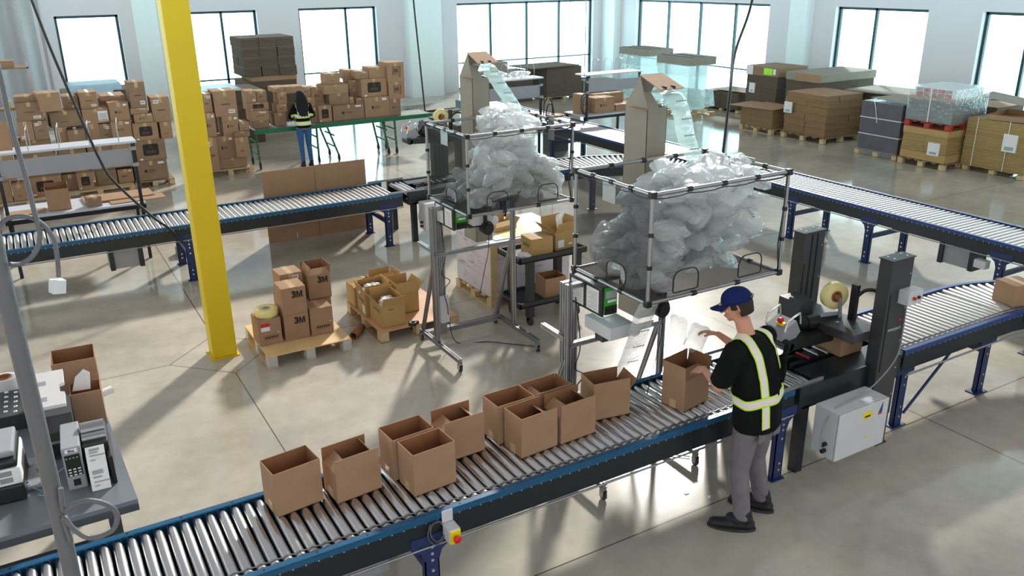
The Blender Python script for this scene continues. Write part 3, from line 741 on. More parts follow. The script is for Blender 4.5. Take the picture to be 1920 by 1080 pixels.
def netted_bin(x0, x1, y0, y1, z0, z1, label):
    t = thing('netted_bin', (x0, y0, z0), label, 'bin')
    X, Y, Z = x1 - x0, y1 - y0, z1 - z0; r = .015
    cs = [(0, 0), (X, 0), (X, Y), (0, Y)]
    for k_ in range(4):
        a, b_ = cs[k_], cs[(k_ + 1) % 4]
        for z in (0, Z):
            MB().cyl((*a, z), (*b_, z), r, 12).build('tube', 'alu', t)
        MB().cyl((*a, 0), (*a, Z), r, 12).build('tube', 'alu', t)
    m = MB()
    for (x, y) in cs:
        for z in (0, Z): m.box(x - .024, x + .024, y - .024, y + .024, z - .024, z + .024, bev=.006)
    m.build('corner_joint', 'black', t)
    m = MB()
    for z in (0, Z):
        for f in (.25, .5, .75) if z else (.33, .66):
            for (a, b_) in ((cs[0], cs[1]), (cs[1], cs[2]), (cs[2], cs[3]), (cs[3], cs[0])):
                p = Vector((*a, z)).lerp(Vector((*b_, z)), f); d = (Vector((*b_, z)) - Vector((*a, z))).normalized()
                m.cyl(p - d * .02, p + d * .02, .021, 12)
    for (x, y) in cs:
        for z in (.3, .6): m.cyl((x, y, Z * z + .02), (x, y, Z * z + .05), .021, 12)
    m.build('strap', 'black', t)
    # net walls with hand openings at the bottom
    e = .02
    holes_f = [rrect(X * .27, .12, .24, .17, .07, lower_r=.02), rrect(X * .76, .12, .24, .17, .07, lower_r=.02)]
    hole_l = [rrect(Y * .42, .12, .24, .17, .07)]
    m = MB(); panel_with_holes(m, e, X - e, 0, Z - .01, holes_f, lambda u, z: (u, .006, z)); m.build('net_panel', 'net', t)
    m = MB(); panel_with_holes(m, e, X - e, 0, Z - .01, [], lambda u, z: (u, Y - .006, z)); m.build('net_panel', 'net', t)
    m = MB(); panel_with_holes(m, e, Y - e, 0, Z - .01, hole_l, lambda u, z: (.006, u, z)); m.build('net_panel', 'netd', t)
    m = MB(); panel_with_holes(m, e, Y - e, 0, Z - .01, [], lambda u, z: (X - .006, u, z)); m.build('net_panel', 'net', t)
    MB().box(.01, X - .01, .01, Y - .01, .0, .006).build('floor_panel', 'netd', t)
    for h_ in holes_f: MB().tube([(a, .004, b_) for a, b_ in h_], .0055, 6, closed=True).build('opening_trim', 'black', t)
    for h_ in hole_l: MB().tube([(.004, a, b_) for a, b_ in h_], .0055, 6, closed=True).build('opening_trim', 'black', t)
    m = MB()
    for (a, b_) in ((cs[0], cs[1]), (cs[1], cs[2]), (cs[3], cs[0])):
        A = Vector((*a, Z - .028)); B = Vector((*b_, Z - .028)); P = [A.lerp(B, i / 12) + Vector((0, 0, -.014 * math.sin(i / 12 * math.pi * 4) ** 2)) for i in range(13)]
        m.tube(P, .005, 6)
    m.tube([(X - .02, -.008, Z - .03), (X - .03, -.012, Z * .6), (X - .05, -.012, Z * .3), (X - .02, -.01, .03)], .006, 6)
    m.build('piping', 'black', t)
    MB().box(-.004, .002, Y * .45, Y * .62, Z - .16, Z + .02).build('tab_bracket', 'steel', t)
    MB().box(X - .002, X + .004, Y * .38, Y * .5, Z - .22, Z + .04).build('tab_bracket', 'steel', t)
    return t
B1 = (3.68, 4.90, 7.20, 8.12, 1.68, 2.47); B2 = (3.69, 5.01, 4.43, 5.36, 1.68, 2.49)
st1 = stand(3.54, 7.24, 1, 'rear wheeled aluminium stand left of the black cart', *B1[:4])
st2 = stand(3.47, 4.60, 2, 'front wheeled aluminium stand behind the foreground conveyor', *B2[:4])
nb1 = netted_bin(*B1, 'rear netted bin of white air pillows on the stand by the black cart')
nb2 = netted_bin(*B2, 'front netted bin of white air pillows above the worker')

def pillow_verts(w_, l, h_, seed):
    """one plump inflated cushion with seal margins"""
    rnd = random.Random(seed); vs = []; fs = []; N = 8; Mm = 8
    for side in (1, -1):
        for i in range(N + 1):
            for j in range(Mm + 1):
                u, v = i / N, j / Mm
                z = (max(0, math.sin(math.pi * u)) * max(0, math.sin(math.pi * v))) ** .42 * h_ / 2 * side
                wr = .011 * noise.noise(Vector((u * 7 + seed, v * 7, side * 3))) * (1 if 0 < i < N and 0 < j < Mm else .3)
                uu, vv_ = 2 * u - 1, 2 * v - 1
                px_ = (u - .5) * w_ * (1 - .10 * math.sin(math.pi * v)) * (1 - .16 * vv_ ** 6); py_ = (v - .5) * l * (1 - .10 * math.sin(math.pi * u)) * (1 - .16 * uu ** 6)
                vs.append(Vector((px_, py_, z + wr)))
    K = (N + 1) * (Mm + 1)
    for s_ in (0, 1):
        for i in range(N):
            for j in range(Mm):
                a = s_ * K + i * (Mm + 1) + j; q = (a, a + Mm + 1, a + Mm + 2, a + 1)
                fs.append(q if s_ == 0 else q[::-1])
    return vs, fs
def pillow_heap(name, x0, x1, y0, y1, z0, prof, n, label, seed):
    rnd = random.Random(seed); m = MB(); placed = 0; tries = 0
    base = [pillow_verts(.27, .19, .12, s_) for s_ in range(6)]
    while placed < n and tries < n * 40:
        tries += 1
        x = rnd.uniform(x0 + .1, x1 - .1); y = rnd.uniform(y0 + .1, y1 - .1)
        ht = prof((x - x0) / (x1 - x0), (y - y0) / (y1 - y0))
        if ht < .05: continue
        # favour the skin of the heap
        z = z0 + .05 + (ht - .05) * (1 - rnd.random() ** 1.3)
        f = (z - z0) / max(ht, .01)
        rot = Euler((rnd.uniform(-.8, .8), rnd.uniform(-.8, .8), rnd.uniform(0, 6.28))).to_matrix().to_4x4()
        vs, fs = base[rnd.randrange(6)]
        mt = Matrix.Translation((x, y, z)) @ rot @ Matrix.Scale(rnd.uniform(.85, 1.15), 4)
        vv = [mt @ v for v in vs]
        vv = [Vector((min(max(p.x, x0 + .02), x1 - .02), min(max(p.y, y0 + .02), y1 - .02) if p.z < z0 + .75 else p.y, max(p.z, z0 + .012))) for p in vv]
        m.add(vv, fs, 0, True)
        # printed marks along some cushions
        if rnd.random() < .85:
            q = [mt @ Vector(p) for p in ((-.05, -.012, .05), (.05, -.012, .05), (.05, .012, .05), (-.05, .012, .05))]
            if min(p.z for p in q) > z0 and min(p.y for p in q) > y0 and min(p.x for p in q) > x0 and max(p.x for p in q) < x1:
                for s_ in range(4):
                    a = q[0].lerp(q[1], s_ / 4 + .02); b_ = q[0].lerp(q[1], s_ / 4 + .19); c_ = q[3].lerp(q[2], s_ / 4 + .19); d_ = q[3].lerp(q[2], s_ / 4 + .02)
                    m.add([a, b_, c_, d_], [(0, 1, 2, 3)], 1)
        placed += 1
    M.setdefault('pillprint', mat('pillow_print', srgb(120, 140, 134), .6))
    o = m.build(name, ['pillow', 'pillprint'])
    tag(o, label, 'air pillows', None, 'stuff'); return o
def prof2(u, v):
    h_ = .84 * min(1, .25 + (u - .04) / .45) if u < .4 else (.84 if u < .85 else .84 - (u - .85) * 2.2)
    return max(0, h_) * (1 if v < .75 else .85) if u > .05 else 0
def prof1(u, v):
    return max(0, 1.05 - 2.0 * abs(u - .57) ** 1.15 * 1.5) * (1 - .1 * v) if .05 < u < .95 else 0
pillow_heap('air_pillow_heap', B2[0], B2[1], B2[2], B2[3], B2[4], prof2, 200, 'big heap of clear printed air pillows filling the front netted bin', 3)
pillow_heap('air_pillow_heap', B1[0], B1[1], B1[2], B1[3], B1[4], lambda u, v: min(.93, prof1(u, v)), 135, 'mound of clear air pillows rising out of the rear netted bin', 5)

def film_strip(name, pts, w_, wdir, label, print_=True, seed=0, mat_='strip'):
    """quilted chain of inflated cushions hanging along pts"""
    P = smoothpts(pts, 10); m = MB(); N = len(P); K = 7; vs = []; L = 0; seg = .15
    wd = Vector(wdir).normalized()
    for i, p in enumerate(P):
        if i: L += (P[i] - P[i - 1]).length
        tn = (P[min(i + 1, N - 1)] - P[max(i - 1, 0)]).normalized(); nn = tn.cross(wd).normalized()
        ph = abs(math.sin(math.pi * L / seg)) ** .6
        for j in range(K):
            u = j / (K - 1) - .5; bulge = .03 * ph * math.cos(math.pi * u) + .01 * noise.noise(Vector((u * 4, L * 7, seed)))
            vs.append(p + wd * u * w_ * (1 - .06 * ph) + nn * bulge)
    n0 = len(vs)
    L = 0
    for i, p in enumerate(P):
        if i: L += (P[i] - P[i - 1]).length
        tn = (P[min(i + 1, N - 1)] - P[max(i - 1, 0)]).normalized(); nn = tn.cross(wd).normalized()
        ph = abs(math.sin(math.pi * L / seg)) ** .6
        for j in range(K):
            u = j / (K - 1) - .5; vs.append(p + wd * u * w_ * (1 - .06 * ph) - nn * (.025 * ph * math.cos(math.pi * u) + .001))
    fs = []
    for i in range(N - 1):
        for j in range(K - 1):
            a = i * K + j; fs.append((a, a + 1, a + K + 1, a + K)); b_ = n0 + a; fs.append((b_, b_ + K, b_ + K + 1, b_ + 1))
    m.add(vs, fs, 0, True)
    if print_:
        for i in range(8, N - 6, 7):
            p = P[i]; tn = (P[i + 1] - P[i - 1]).normalized(); nn = tn.cross(wd).normalized()
            if nn.y > 0: nn = -nn
            for s_ in range(4):
                c0 = p + nn * .042 + wd * (-.05 + s_ * .027)
                m.add([c0, c0 + wd * .02, c0 + wd * .02 + tn * .012, c0 + tn * .012], [(0, 1, 2, 3)], 1)
    o = m.build(name, [mat_, 'pillprint']); tag(o, label, 'air pillows'); return o
M.setdefault('pillprint', mat('pillow_print', srgb(120, 140, 134), .6))
film_strip('air_pillow_chain', [(4.64, 5.58, 3.0), (4.67, 5.42, 2.99), (4.68, 5.30, 2.84), (4.71, 5.27, 2.66), (4.78, 5.24, 2.5), (4.84, 5.16, 2.36), (4.82, 4.98, 2.32)], .2, (1, 0, 0), 'chain of air pillows dropping from the front cardboard chute', seed=1)
film_strip('air_pillow_chain', [(4.46, 8.38, 3.0), (4.49, 8.22, 2.98), (4.53, 8.10, 2.84), (4.60, 8.04, 2.70), (4.69, 8.0, 2.56), (4.76, 7.92, 2.47), (4.76, 7.76, 2.46)], .2, (1, .1, 0), 'chain of air pillows sliding from the rear cardboard chute', seed=2)
film_strip('air_pillow_chain', [(3.84, 4.56, 1.66), (3.80, 4.60, 1.5), (3.80, 4.66, 1.3), (3.78, 4.72, 1.1), (3.74, 4.78, .92), (3.72, 4.80, .86)], .2, (1, -.1, 0), 'air pillow chain hanging under the front bin down to the conveyor', seed=4, mat_='pillow')

# cardboard chutes standing behind each bin
def chute(ox, oy, z0, z1, label):
    t = thing('cardboard_chute', (ox, oy, z0), label, 'cardboard chute')
    H = z1 - z0; th = .004; W_, D_ = .21, .30
    MB().box(0, W_, 0, th, 0, H).box(0, W_, D_ - th, D_, 0, H).box(0, th, 0, D_, 0, H).box(W_ - th, W_, 0, D_, 0, H).build('shaft', 'card_grey', t)
    yr, zr = D_ * .50, H + .25
    m = MB(); m.add([(0, D_, H), (W_, D_, H), (W_ + .03, yr, zr), (.03, yr, zr)], [(0, 1, 2, 3)])
    m.add([(0, D_, H), (0, 0, H), (.015, yr * .55, H + .13), (.03, yr, zr)], [(0, 1, 2, 3)])
    m.add([(0, 0, H), (W_ * .62, 0, H), (W_ * .42, yr * .5, H + .12), (.015, yr * .55, H + .13)], [(0, 1, 2, 3)])
    sd_ = m.build('hood', 'card_grey', t); so = sd_.modifiers.new('s', 'SOLIDIFY'); so.thickness = .005
    m = MB(); m.add([(.02, yr, zr + .006), (W_ + .05, yr, zr + .006), (W_ + .04, yr - .30, zr - .085), (.0, yr - .30, zr - .085)], [(0, 1, 2, 3)])
    f = m.build('flap', 'card', t); so = f.modifiers.new('s', 'SOLIDIFY'); so.thickness = .006
    for x_ in (.06, .15): MB().box(x_, x_ + .006, yr - .30, yr - .22, zr - .088, zr - .058).build('slit', 'ink', f)
    MB().box(-.05, .01, -.02, D_ * .6, H - .006, H - .0).build('tab', 'card', t)
    MB().box(-.06, W_ + .02, -.03, .0, H - .40, H - .395).build('tab', 'card', t)
    return t
chute(4.50, 5.52, 1.0, 2.87, 'front cardboard chute with folded hood feeding the bin above the worker')
chute(4.34, 8.32, 1.0, 2.86, 'rear cardboard chute with folded hood behind the rear bin')

# ------------------------------------------------------------------ inflating machines (green) on the stands
def inflator(ox, oy, z, label):
    """narrow upright machine: long side with instruction sheets faces -x, control front faces -y"""
    t = thing('inflator_machine', (ox, oy, z), label, 'air pillow machine')
    D, H, W_ = .43, .215, .155
    MB().box(.025, W_, .0, D, 0, H, bev=.01).build('shell', 'machine_green', t)
    MB().box(.0, .025, -.008, D + .008, -.008, H + .01, bev=.008).build('side_plate', 'black', t)
    MB().box(.01, W_ - .01, .02, D - .02, H, H + .008, bev=.003).build('top_cover', 'dark', t)
    for y0, y1 in ((.03, .19), (.235, .40)):
        m = MB().box(-.004, 0, y0, y1, .015, H - .015)
        for k_ in range(8): m.box(-.0055, -.004, y0 + .02, y1 - .02 - .04 * (k_ % 2), .035 + k_ * .019, .039 + k_ * .019, 1)
        m.build('instruction_sheet', ['white', 'greylab'], t)
    MB().box(.04, W_ - .01, -.006, 0, .135, .195).build('front_label', 'greylab', t)
    MB().box(.06, .14, -.007, 0, .10, .12).build('rating_label', 'white', t)
    MB().box(.035, W_ - .005, -.005, 0, .0, .07).build('connector_panel', 'black', t)
    for x in (.065, .115): MB().cyl((x, -.004, .035), (x, -.018, .035), .011, 12).build('knob', 'black', t)
    return t
def film_feeder(ox, oy, z, label):
    t = thing('film_feeder', (ox, oy, z), label, 'film feeder')
    m = MB().prism([(0, 0), (.2, 0), (.24, .05), (.2, .1), (0, .1)], 'y', 0, .34); m.build('housing', 'lgrey', t)
    MB().cyl((.26, .02, .02), (.26, .32, .02), .05, 18).build('film_roll', 'white', t)
    MB().box(0, .2, .1, .2, -.05, 0).build('bracket', 'dark', t)
    return t
inflator(3.60, 4.87, 1.45, 'green air pillow machine under the front bin with white instruction sheets')
inflator(3.66, 7.52, 1.46, 'green air pillow machine under the rear bin')
film_feeder(3.60, 4.74, 1.29, 'pale film feeder with white roll below the front green machine')
film_feeder(3.84, 7.42, 1.50, 'grey film feeder below the rear netted bin')
def hand_fan(x, y, z, label):
    t = thing('foot_switch_unit', (x, y, z), label, 'control unit')
    MB().cyl((0, 0, 0), (0, .09, 0), .062, 20).cyl((0, -.01, 0), (0, 0, 0), .05, 20).build('housing', 'black', t)
    MB().tube(arc3 := [(.075 * math.cos(a / 10 * 3.6 - 1.2) , .03, .075 * math.sin(a / 10 * 3.6 - 1.2)) for a in range(11)], .008, 6).build('handle', 'black', t)
    MB().box(-.03, .0, .02, .05, .05, .14).build('clip', 'black', t)
    MB().tube(smoothpts([(.02, .03, -.06), (.01, .03, -.25), (-.04, .03, -.45), (-.1, .03, -.7)]), .004, 6).build('cable', 'cable', t)
hand_fan(3.96, 4.56, 1.53, 'round black unit clipped under the corner of the front bin')
hand_fan(3.98, 7.36, 1.46, 'round black unit clipped under the rear bin')
# ------------------------------------------------------------------ people
def hand_sph(wrist, dirv, palm_n, size=1.0, curl=.6, right=True):
    """palm + five separate bent fingers; dirv towards the fingers, palm_n out of the palm"""
    d = Vector(dirv).normalized(); n = Vector(palm_n); n = (n - d * n.dot(d)).normalized(); s = d.cross(n).normalized()
    if right: s = -s
    o = []
    W = Vector(wrist)
    for a in range(5):
        for b_ in range(4):
            p = W + d * (.02 + .018 * a) * size + s * (-.03 + .02 * b_) * size; o.append((p, Vector((.015, .015, .015)) * size))
    for k_, (off, L) in enumerate(((-.032, .068), (-.011, .078), (.011, .073), (.031, .058))):
        base = W + d * .098 * size + s * off * size; ang = 0; p = base; segs = (L * .45, L * .32, L * .26)
        for q, sl in enumerate(segs):
            ang += curl * (.5 + .25 * q); dd = d * math.cos(ang) + n * math.sin(ang); p2 = p + dd * sl * size
            o += chain([(p, (.0088 - .0009 * q) * size), (p2, (.0082 - .0010 * q) * size)], .5); p = p2
    th = W + d * .03 * size - s * .035 * size
    t1 = th + (-s * .6 + d * .6 + n * .35).normalized() * .038 * size; t2 = t1 + (-s * .2 + d * .8 + n * .5).normalized() * .032 * size
    o += chain([(th, .014 * size), (t1, .0105 * size), (t2, .009 * size)], .5)
    return o
def ribbon_on(name, bvh, pts, wdir, w_, parent, off=.006, trim=True, inner='refl'):
    """flat tape laid over clothing: pts are rough centre points snapped onto the garment"""
    P = smoothpts(pts, 8); m = MB(); K = 6; us = (-.5, -.37, -.36, .36, .37, .5); vs = []
    for i, p in enumerate(P):
        tn = (P[min(i + 1, len(P) - 1)] - P[max(i - 1, 0)]).normalized()
        c0, nn, _, _ = bvh.find_nearest(p)
        sd_ = tn.cross(nn).normalized()
        for u in us:
            q, n2_, _, _ = bvh.find_nearest(c0 + sd_ * u * w_ + nn * .02); vs.append(q + n2_ * off)
    fs = []; mi = []
    for i in range(len(P) - 1):
        for j in range(K - 1): fs.append((i * K + j, i * K + j + 1, (i + 1) * K + j + 1, (i + 1) * K + j)); mi.append(0 if j in (0, 1, 3, 4) else 1)
    for f, k_ in zip(fs, mi): m.f.append(f); m.m.append(k_); m.sm.append(True)
    m.v = [tuple(v) for v in vs]
    o = m.build(name, ['lime', inner], parent); s = o.modifiers.new('s', 'SOLIDIFY'); s.thickness = .004; s.offset = 0
    return o
def bvh_of(o): return BVHTree.FromPolygons([v.co.copy() for v in o.data.vertices], [tuple(p.vertices) for p in o.data.polygons])
def head_sph(c, tilt=0, turn=0, s=1.0, female=False):
    """ellipsoids of a head; local +Y is the face"""
    rot = Euler((tilt, 0, turn)).to_matrix(); c = Vector(c); o = []
    def e_(p, r): o.append((c + rot @ (Vector(p) * s), Vector(r) * s))
    e_((0, -.015, .035), (.074, .092, .08)); e_((0, .02, .0), (.066, .072, .085)); e_((0, .035, -.05), (.054, .055, .05))
    e_((0, .066, -.082), (.025, .022, .02)); e_((0, .03, -.075), (.045, .045, .03))
    e_((0, .086, .032), (.045, .018, .014))
    for i in range(5): e_((0, .09 + .006 * i * .9, .02 - .011 * i), (.0085 + .0011 * i, .012, .011))
    e_((.012, .104, -.027), (.009, .009, .008)); e_((-.012, .104, -.027), (.009, .009, .008))
    e_((0, .09, -.052), (.022, .012, .006)); e_((0, .088, -.061), (.019, .012, .006))
    for sx_ in (-1, 1):
        e_((sx_ * .040, .06, -.012), (.022, .025, .02)); e_((sx_ * .03, .083, .013), (.015, .010, .008))
        for a in range(7):
            t = a / 6 * 2.6 - .9; e_((sx_ * (.074 + .004 * math.cos(t)), -.012 - .017 * math.cos(t + .4), .0 + .03 * math.sin(t)), (.006, .008, .008))
        e_((sx_ * .072, -.008, 0), (.006, .014, .022))
    return o, rot

HS = 1.04
# --- worker with cap
wk = thing('person', (4.22, 3.82, 0), 'person in navy cap, black t-shirt with lime reflective harness and grey trousers packing a carton', 'person', None, R(10))
def loc_of(root, p):
    a = -root.rotation_euler.z; d = Vector(p) - Vector(root.location)
    return Vector((d.x * math.cos(a) - d.y * math.sin(a), d.x * math.sin(a) + d.y * math.cos(a), d.z))
LH = loc_of(wk, (4.05, 4.25, 1.15)); RH = loc_of(wk, (4.36, 4.48, 1.29))
hc = Vector((-.075, .175, 1.735))
hs, hrot = head_sph(hc, R(-20), R(28), HS)
tor = chain([((0, -.02, .93), (.16, .115, .10)), ((0, -.01, 1.08), (.145, .10, .10)), ((-.01, .02, 1.28), (.17, .11, .12)), ((-.03, .05, 1.43), (.17, .10, .09)), ((-.04, .065, 1.49), (.085, .065, .05))], .4)
nk = chain([((-.045, .075, 1.50), .062), ((-.065, .12, 1.63), .058)], .3)
SL = Vector((-.235, .05, 1.465)); SR = Vector((.175, .07, 1.465))
EL = Vector((-.285, .12, 1.19)); ER = Vector((.24, .30, 1.24))
WL = LH - Vector((.02, .075, -.02)); WR = RH - Vector((-.02, .075, 0))
arms = chain([(SL, .052), (EL, .042), (WL, (.026, .026, .022))], .4) + chain([(SR, .052), (ER, .042), (WR, (.026, .026, .022))], .4)
hL = hand_sph(WL, LH - WL + Vector((0, .03, -.02)), (.3, 0, -1), 1.0, .55, False)
hR = hand_sph(WR, RH - WR, (-.4, .2, -1), 1.0, .6, True)
HIPL = Vector((-.095, -.02, .90)); HIPR = Vector((.095, -.02, .90))
AL = Vector((-.10, -.05, .08)); AR = Vector((.215, .0, .08)); KL = Vector((-.10, .01, .49)); KR = Vector((.15, .04, .49))
legs_ = chain([(HIPL, .085), (KL, .055), (AL, .038)], .4) + chain([(HIPR, .085), (KR, .055), (AR, .038)], .4)
body = blob('body', tor + nk + hs + arms + hL + hR + legs_, .0065, 'skin', wk, 2)
# eyes, brows
for sx_ in (-1, 1):
    p = hc + hrot @ (Vector((sx_ * .031, .083, .012)) * HS)
    MB().lathe([(-.011, .001), (-.008, .008), (0, .011), (.008, .008), (.011, .001)], p, hrot @ Vector((0, 1, 0)), 12).build('eye', 'white', wk)
    q = p + hrot @ Vector((0, .0105, 0)); MB().cyl(q, q + hrot @ Vector((0, .002, 0)), .005, 10).build('iris', 'hair', wk)
# hair below the cap (back and sides)
hs2 = []
for a in range(-16, 17):
    t = a / 16 * 1.95
    for z in range(6):
        if abs(t) > 1.45 and z > 2: continue
        f_ = 1 - .035 * max(0, z - 2)
        p = Vector((math.sin(t) * .070 * f_, -.015 - math.cos(t) * .088 * f_, .035 - .018 * z))
        hs2.append((hc + hrot @ (p * HS), (.013, .013, .014)))
blob('hair', hs2, .006, 'hair', wk, 3)
# cap
m = MB(); vs = []; N = 24; K = 9
for k_ in range(K):
    ph = k_ / (K - 1) * math.pi / 2
    for j in range(N):
        a = 2 * math.pi * j / N; rr_ = math.cos(ph) ** .85
        vs.append(hc + hrot @ (Vector((math.sin(a) * .089 * rr_, -.012 + math.cos(a) * .108 * rr_, .030 + .098 * math.sin(ph) ** .9)) * HS))
m.add(vs, [(k_ * N + j, k_ * N + (j + 1) % N, (k_ + 1) * N + (j + 1) % N, (k_ + 1) * N + j) for k_ in range(K - 1) for j in range(N)], 0, True)
cp = m.build('cap', 'cap', wk); s = cp.modifiers.new('s', 'SOLIDIFY'); s.thickness = .004
m = MB(); vs = []
for k_ in range(7):
    for j in range(13):
        a = (j / 12 - .5) * 2.2; t = k_ / 6
        x_ = math.sin(a) * .088 * (1 - .18 * t); y_ = -.012 + math.cos(a) * .106 + t * .085 * math.cos(a * .8); z_ = .036 - .016 * t - .018 * (a / 1.1) ** 2 * t - .008 * abs(a)
        vs.append(hc + hrot @ (Vector((x_, y_, z_)) * HS))
m.add(vs, [(k_ * 13 + j, k_ * 13 + j + 1, (k_ + 1) * 13 + j + 1, (k_ + 1) * 13 + j) for k_ in range(6) for j in range(12)], 0, True)
br = m.build('brim', 'cap', cp); s = br.modifiers.new('s', 'SOLIDIFY'); s.thickness = .005
MB().lathe([(0, .007), (.005, .006), (.006, .001)], hc + hrot @ (Vector((0, -.012, .128)) * HS), hrot @ Vector((0, 0, 1)), 10).build('cap_button', 'cap', cp)
m = MB().tube([hc + hrot @ (Vector((math.sin(a) * .093, -.012 - math.cos(a) * .111, .045)) * HS) for a in [i / 8 * 1.0 - .5 for i in range(9)]], .007, 6).build('cap_strap', 'black', cp)
# t-shirt
shirt_s = chain([((0, -.03, .86), (.215, .16, .045)), ((0, -.02, 1.05), (.21, .155, .09)), ((-.01, .01, 1.25), (.22, .155, .11)), ((-.03, .04, 1.40), (.215, .14, .09)), ((-.04, .06, 1.50), (.15, .085, .045))], .4)
shirt_s += chain([((-.05, .07, 1.515), (.085, .07, .02)), ((-.052, .08, 1.54), (.073, .068, .018))], .4)
shirt_s += chain([((-.16, .06, 1.47), (.08, .08, .055)), ((.10, .07, 1.475), (.08, .08, .055))], .4)
torso_only = list(shirt_s)
shirt_s += chain([(SL, .082), (SL.lerp(EL, .5), (.082, .085, .08)), (SL.lerp(EL, .78), (.082, .088, .07))], .3) + chain([(SR, .078), (SR.lerp(ER, .9), (.074, .08, .07))], .3)
rn = random.Random(4)
for i in range(26):   # folds
    a = rn.uniform(0, 6.28); z = rn.uniform(.88, 1.3); p = Vector((math.cos(a) * .192, -.02 + math.sin(a) * .137, z)); q = p + Vector((rn.uniform(-.03, .03), 0, rn.uniform(.08, .16)))
    shirt_s += chain([(p, (.022, .022, .03)), (q, (.022, .022, .03))], .6)
shirt = blob('shirt', shirt_s, .011, 'shirt', wk, 6)
tmp_ = blob('torso_form', torso_only, .011, 'shirt', wk, 12); bv = bvh_of(tmp_); bpy.data.objects.remove(tmp_)
ribbon_on('harness_strap', bv, [(-.12, .22, 1.42), (-.13, .13, 1.52), (-.135, .04, 1.56), (-.135, -.08, 1.46), (-.13, -.14, 1.35), (-.115, -.16, 1.2), (-.105, -.16, 1.1), (-.10, -.16, .98), (-.095, -.16, .90)], None, .072, wk, off=.010)
ribbon_on('harness_strap', bv, [(.09, .10, 1.53), (.10, .04, 1.55), (.125, -.06, 1.46), (.135, -.13, 1.35), (.14, -.16, 1.24), (.14, -.17, 1.13)], None, .072, wk, off=.010)
belt = []
for i in range(25):
    a = i / 24 * 2 * math.pi - math.pi / 2 + .3; z = 1.115 + .03 * math.sin(a + 1.8) + .008 * math.sin(5 * a)
    belt.append((math.cos(a) * .23, -.02 + math.sin(a) * .18, z))
ribbon_on('harness_belt', bv, belt, None, .072, wk, off=.014)
# trousers
HIP = chain([((0, -.02, .93), (.165, .12, .05)), ((0, -.02, .86), (.17, .12, .07))], .4)
def trouser(H, K_, A):
    A2 = A + Vector((0, 0, .03)); c = chain([(H + Vector((0, 0, -.02)), (.098, .105, .09)), (K_.lerp(H, .4), (.083, .09, .08)), (K_, (.070, .075, .06)), (A2.lerp(K_, .4), (.063, .072, .05)), (A2, (.060, .070, .03))], .4)
    r_ = random.Random(int(H.x * 99))
    for i in range(14):
        t = r_.random(); z = A2.lerp(K_, t * .9) if i < 9 else K_.lerp(H, t * .6); a = r_.uniform(0, 6.28); p = z + Vector((math.cos(a) * .058, math.sin(a) * .064, 0)); q = z + Vector((math.cos(a + 1.1) * .058, math.sin(a + 1.1) * .064, r_.uniform(-.02, .03)))
        c += chain([(p, .012), (q, .010)], .6)
    return c
blob('trousers', HIP + trouser(HIPL, KL, AL) + trouser(HIPR, KR, AR), .010, 'pants', wk, 4)
MB().box(-.13, -.05, -.148, -.142, .78, .88).box(.05, .13, -.148, -.142, .78, .88).build('back_pocket', 'pants', wk)
def boot(A, yaw_, name='shoe', s=1.0, mat_='boot'):
    rt_ = Euler((0, 0, yaw_)).to_matrix(); c = []
    def e_(p, r): c.append((Vector((A.x, A.y, 0)) + rt_ @ (Vector(p) * s), Vector(r) * s))
    for i in range(9):
        t = i / 8; e_((0, -.045 + .21 * t, .045 - .01 * t), (.042 + .008 * math.sin(t * 3.1), .045, .038 - .008 * t))
    e_((0, -.02, .09), (.045, .055, .05)); e_((0, -.01, .13), (.047, .055, .04)); e_((0, .05, .075), (.04, .06, .035))
    o = blob(name, c, .008, mat_, None, 3)
    # flatten the sole
    for v in o.data.vertices:
        if v.co.z < .012: v.co.z = .004
    m_ = MB(); pts = []
    for i in range(20):
        a = 2 * math.pi * i / 20; pp = rt_ @ (Vector((math.cos(a) * .052, .06 + math.sin(a) * .155, 0)) * s); pts.append((A.x + pp.x, A.y + pp.y))
    m_.prism(pts, 'z', 0, .022); m_.build('sole', 'rubber', o)
    return o
for A, y_ in ((AL, R(38)), (AR, R(22))):
    b_ = boot(A, y_, s=1.16); b_.parent = wk
# pillow held in his right hand
vs, fs = pillow_verts(.26, .17, .08, 9)
m = MB(); m.add(vs, fs, 0, True); vs2 = [Matrix.Translation((.02, .16, -.02)) @ Euler((.5, .2, .3)).to_matrix().to_4x4() @ v for v in vs]; m.add(vs2, fs, 0, True)
o = m.build('air_pillow', 'pillow'); o.location = (4.30, 4.55, 1.22); o.rotation_euler = (.4, -.9, .3); tag(o, "pair of clear air pillows held in the cap-wearing person's hand", 'air pillow')

# --- woman at the green conveyor (seen from behind)
wm = thing('person', (5.29, 18.02, 0), 'person with long black hair, dark top with lime striped vest and blue jeans', 'person', None, R(-4))
hs, hr2 = head_sph((0, .06, 1.50), R(-18), 0, .98)
SLw = Vector((-.155, .0, 1.30)); SRw = Vector((.155, .0, 1.30))
tor = chain([((0, -.01, .88), (.155, .12, .09)), ((0, 0, 1.02), (.125, .09, .09)), ((0, .01, 1.20), (.145, .10, .1)), ((0, .015, 1.30), (.13, .085, .05)), ((0, .03, 1.42), (.05, .05, .04))], .4)
ewl = Vector((-.25, .08, 1.08)); ewr = Vector((.25, .08, 1.08)); hwl = Vector((-.14, .30, 1.0)); hwr = Vector((.14, .30, 1.0))
arms = chain([(SLw, .042), (ewl, .035), (hwl, .022)], .4) + chain([(SRw, .042), (ewr, .035), (hwr, .022)], .4)
hh = hand_sph(hwl, (.2, 1, 0), (0, 0, -1), .9, .4, False) + hand_sph(hwr, (-.2, 1, 0), (0, 0, -1), .9, .4, True)
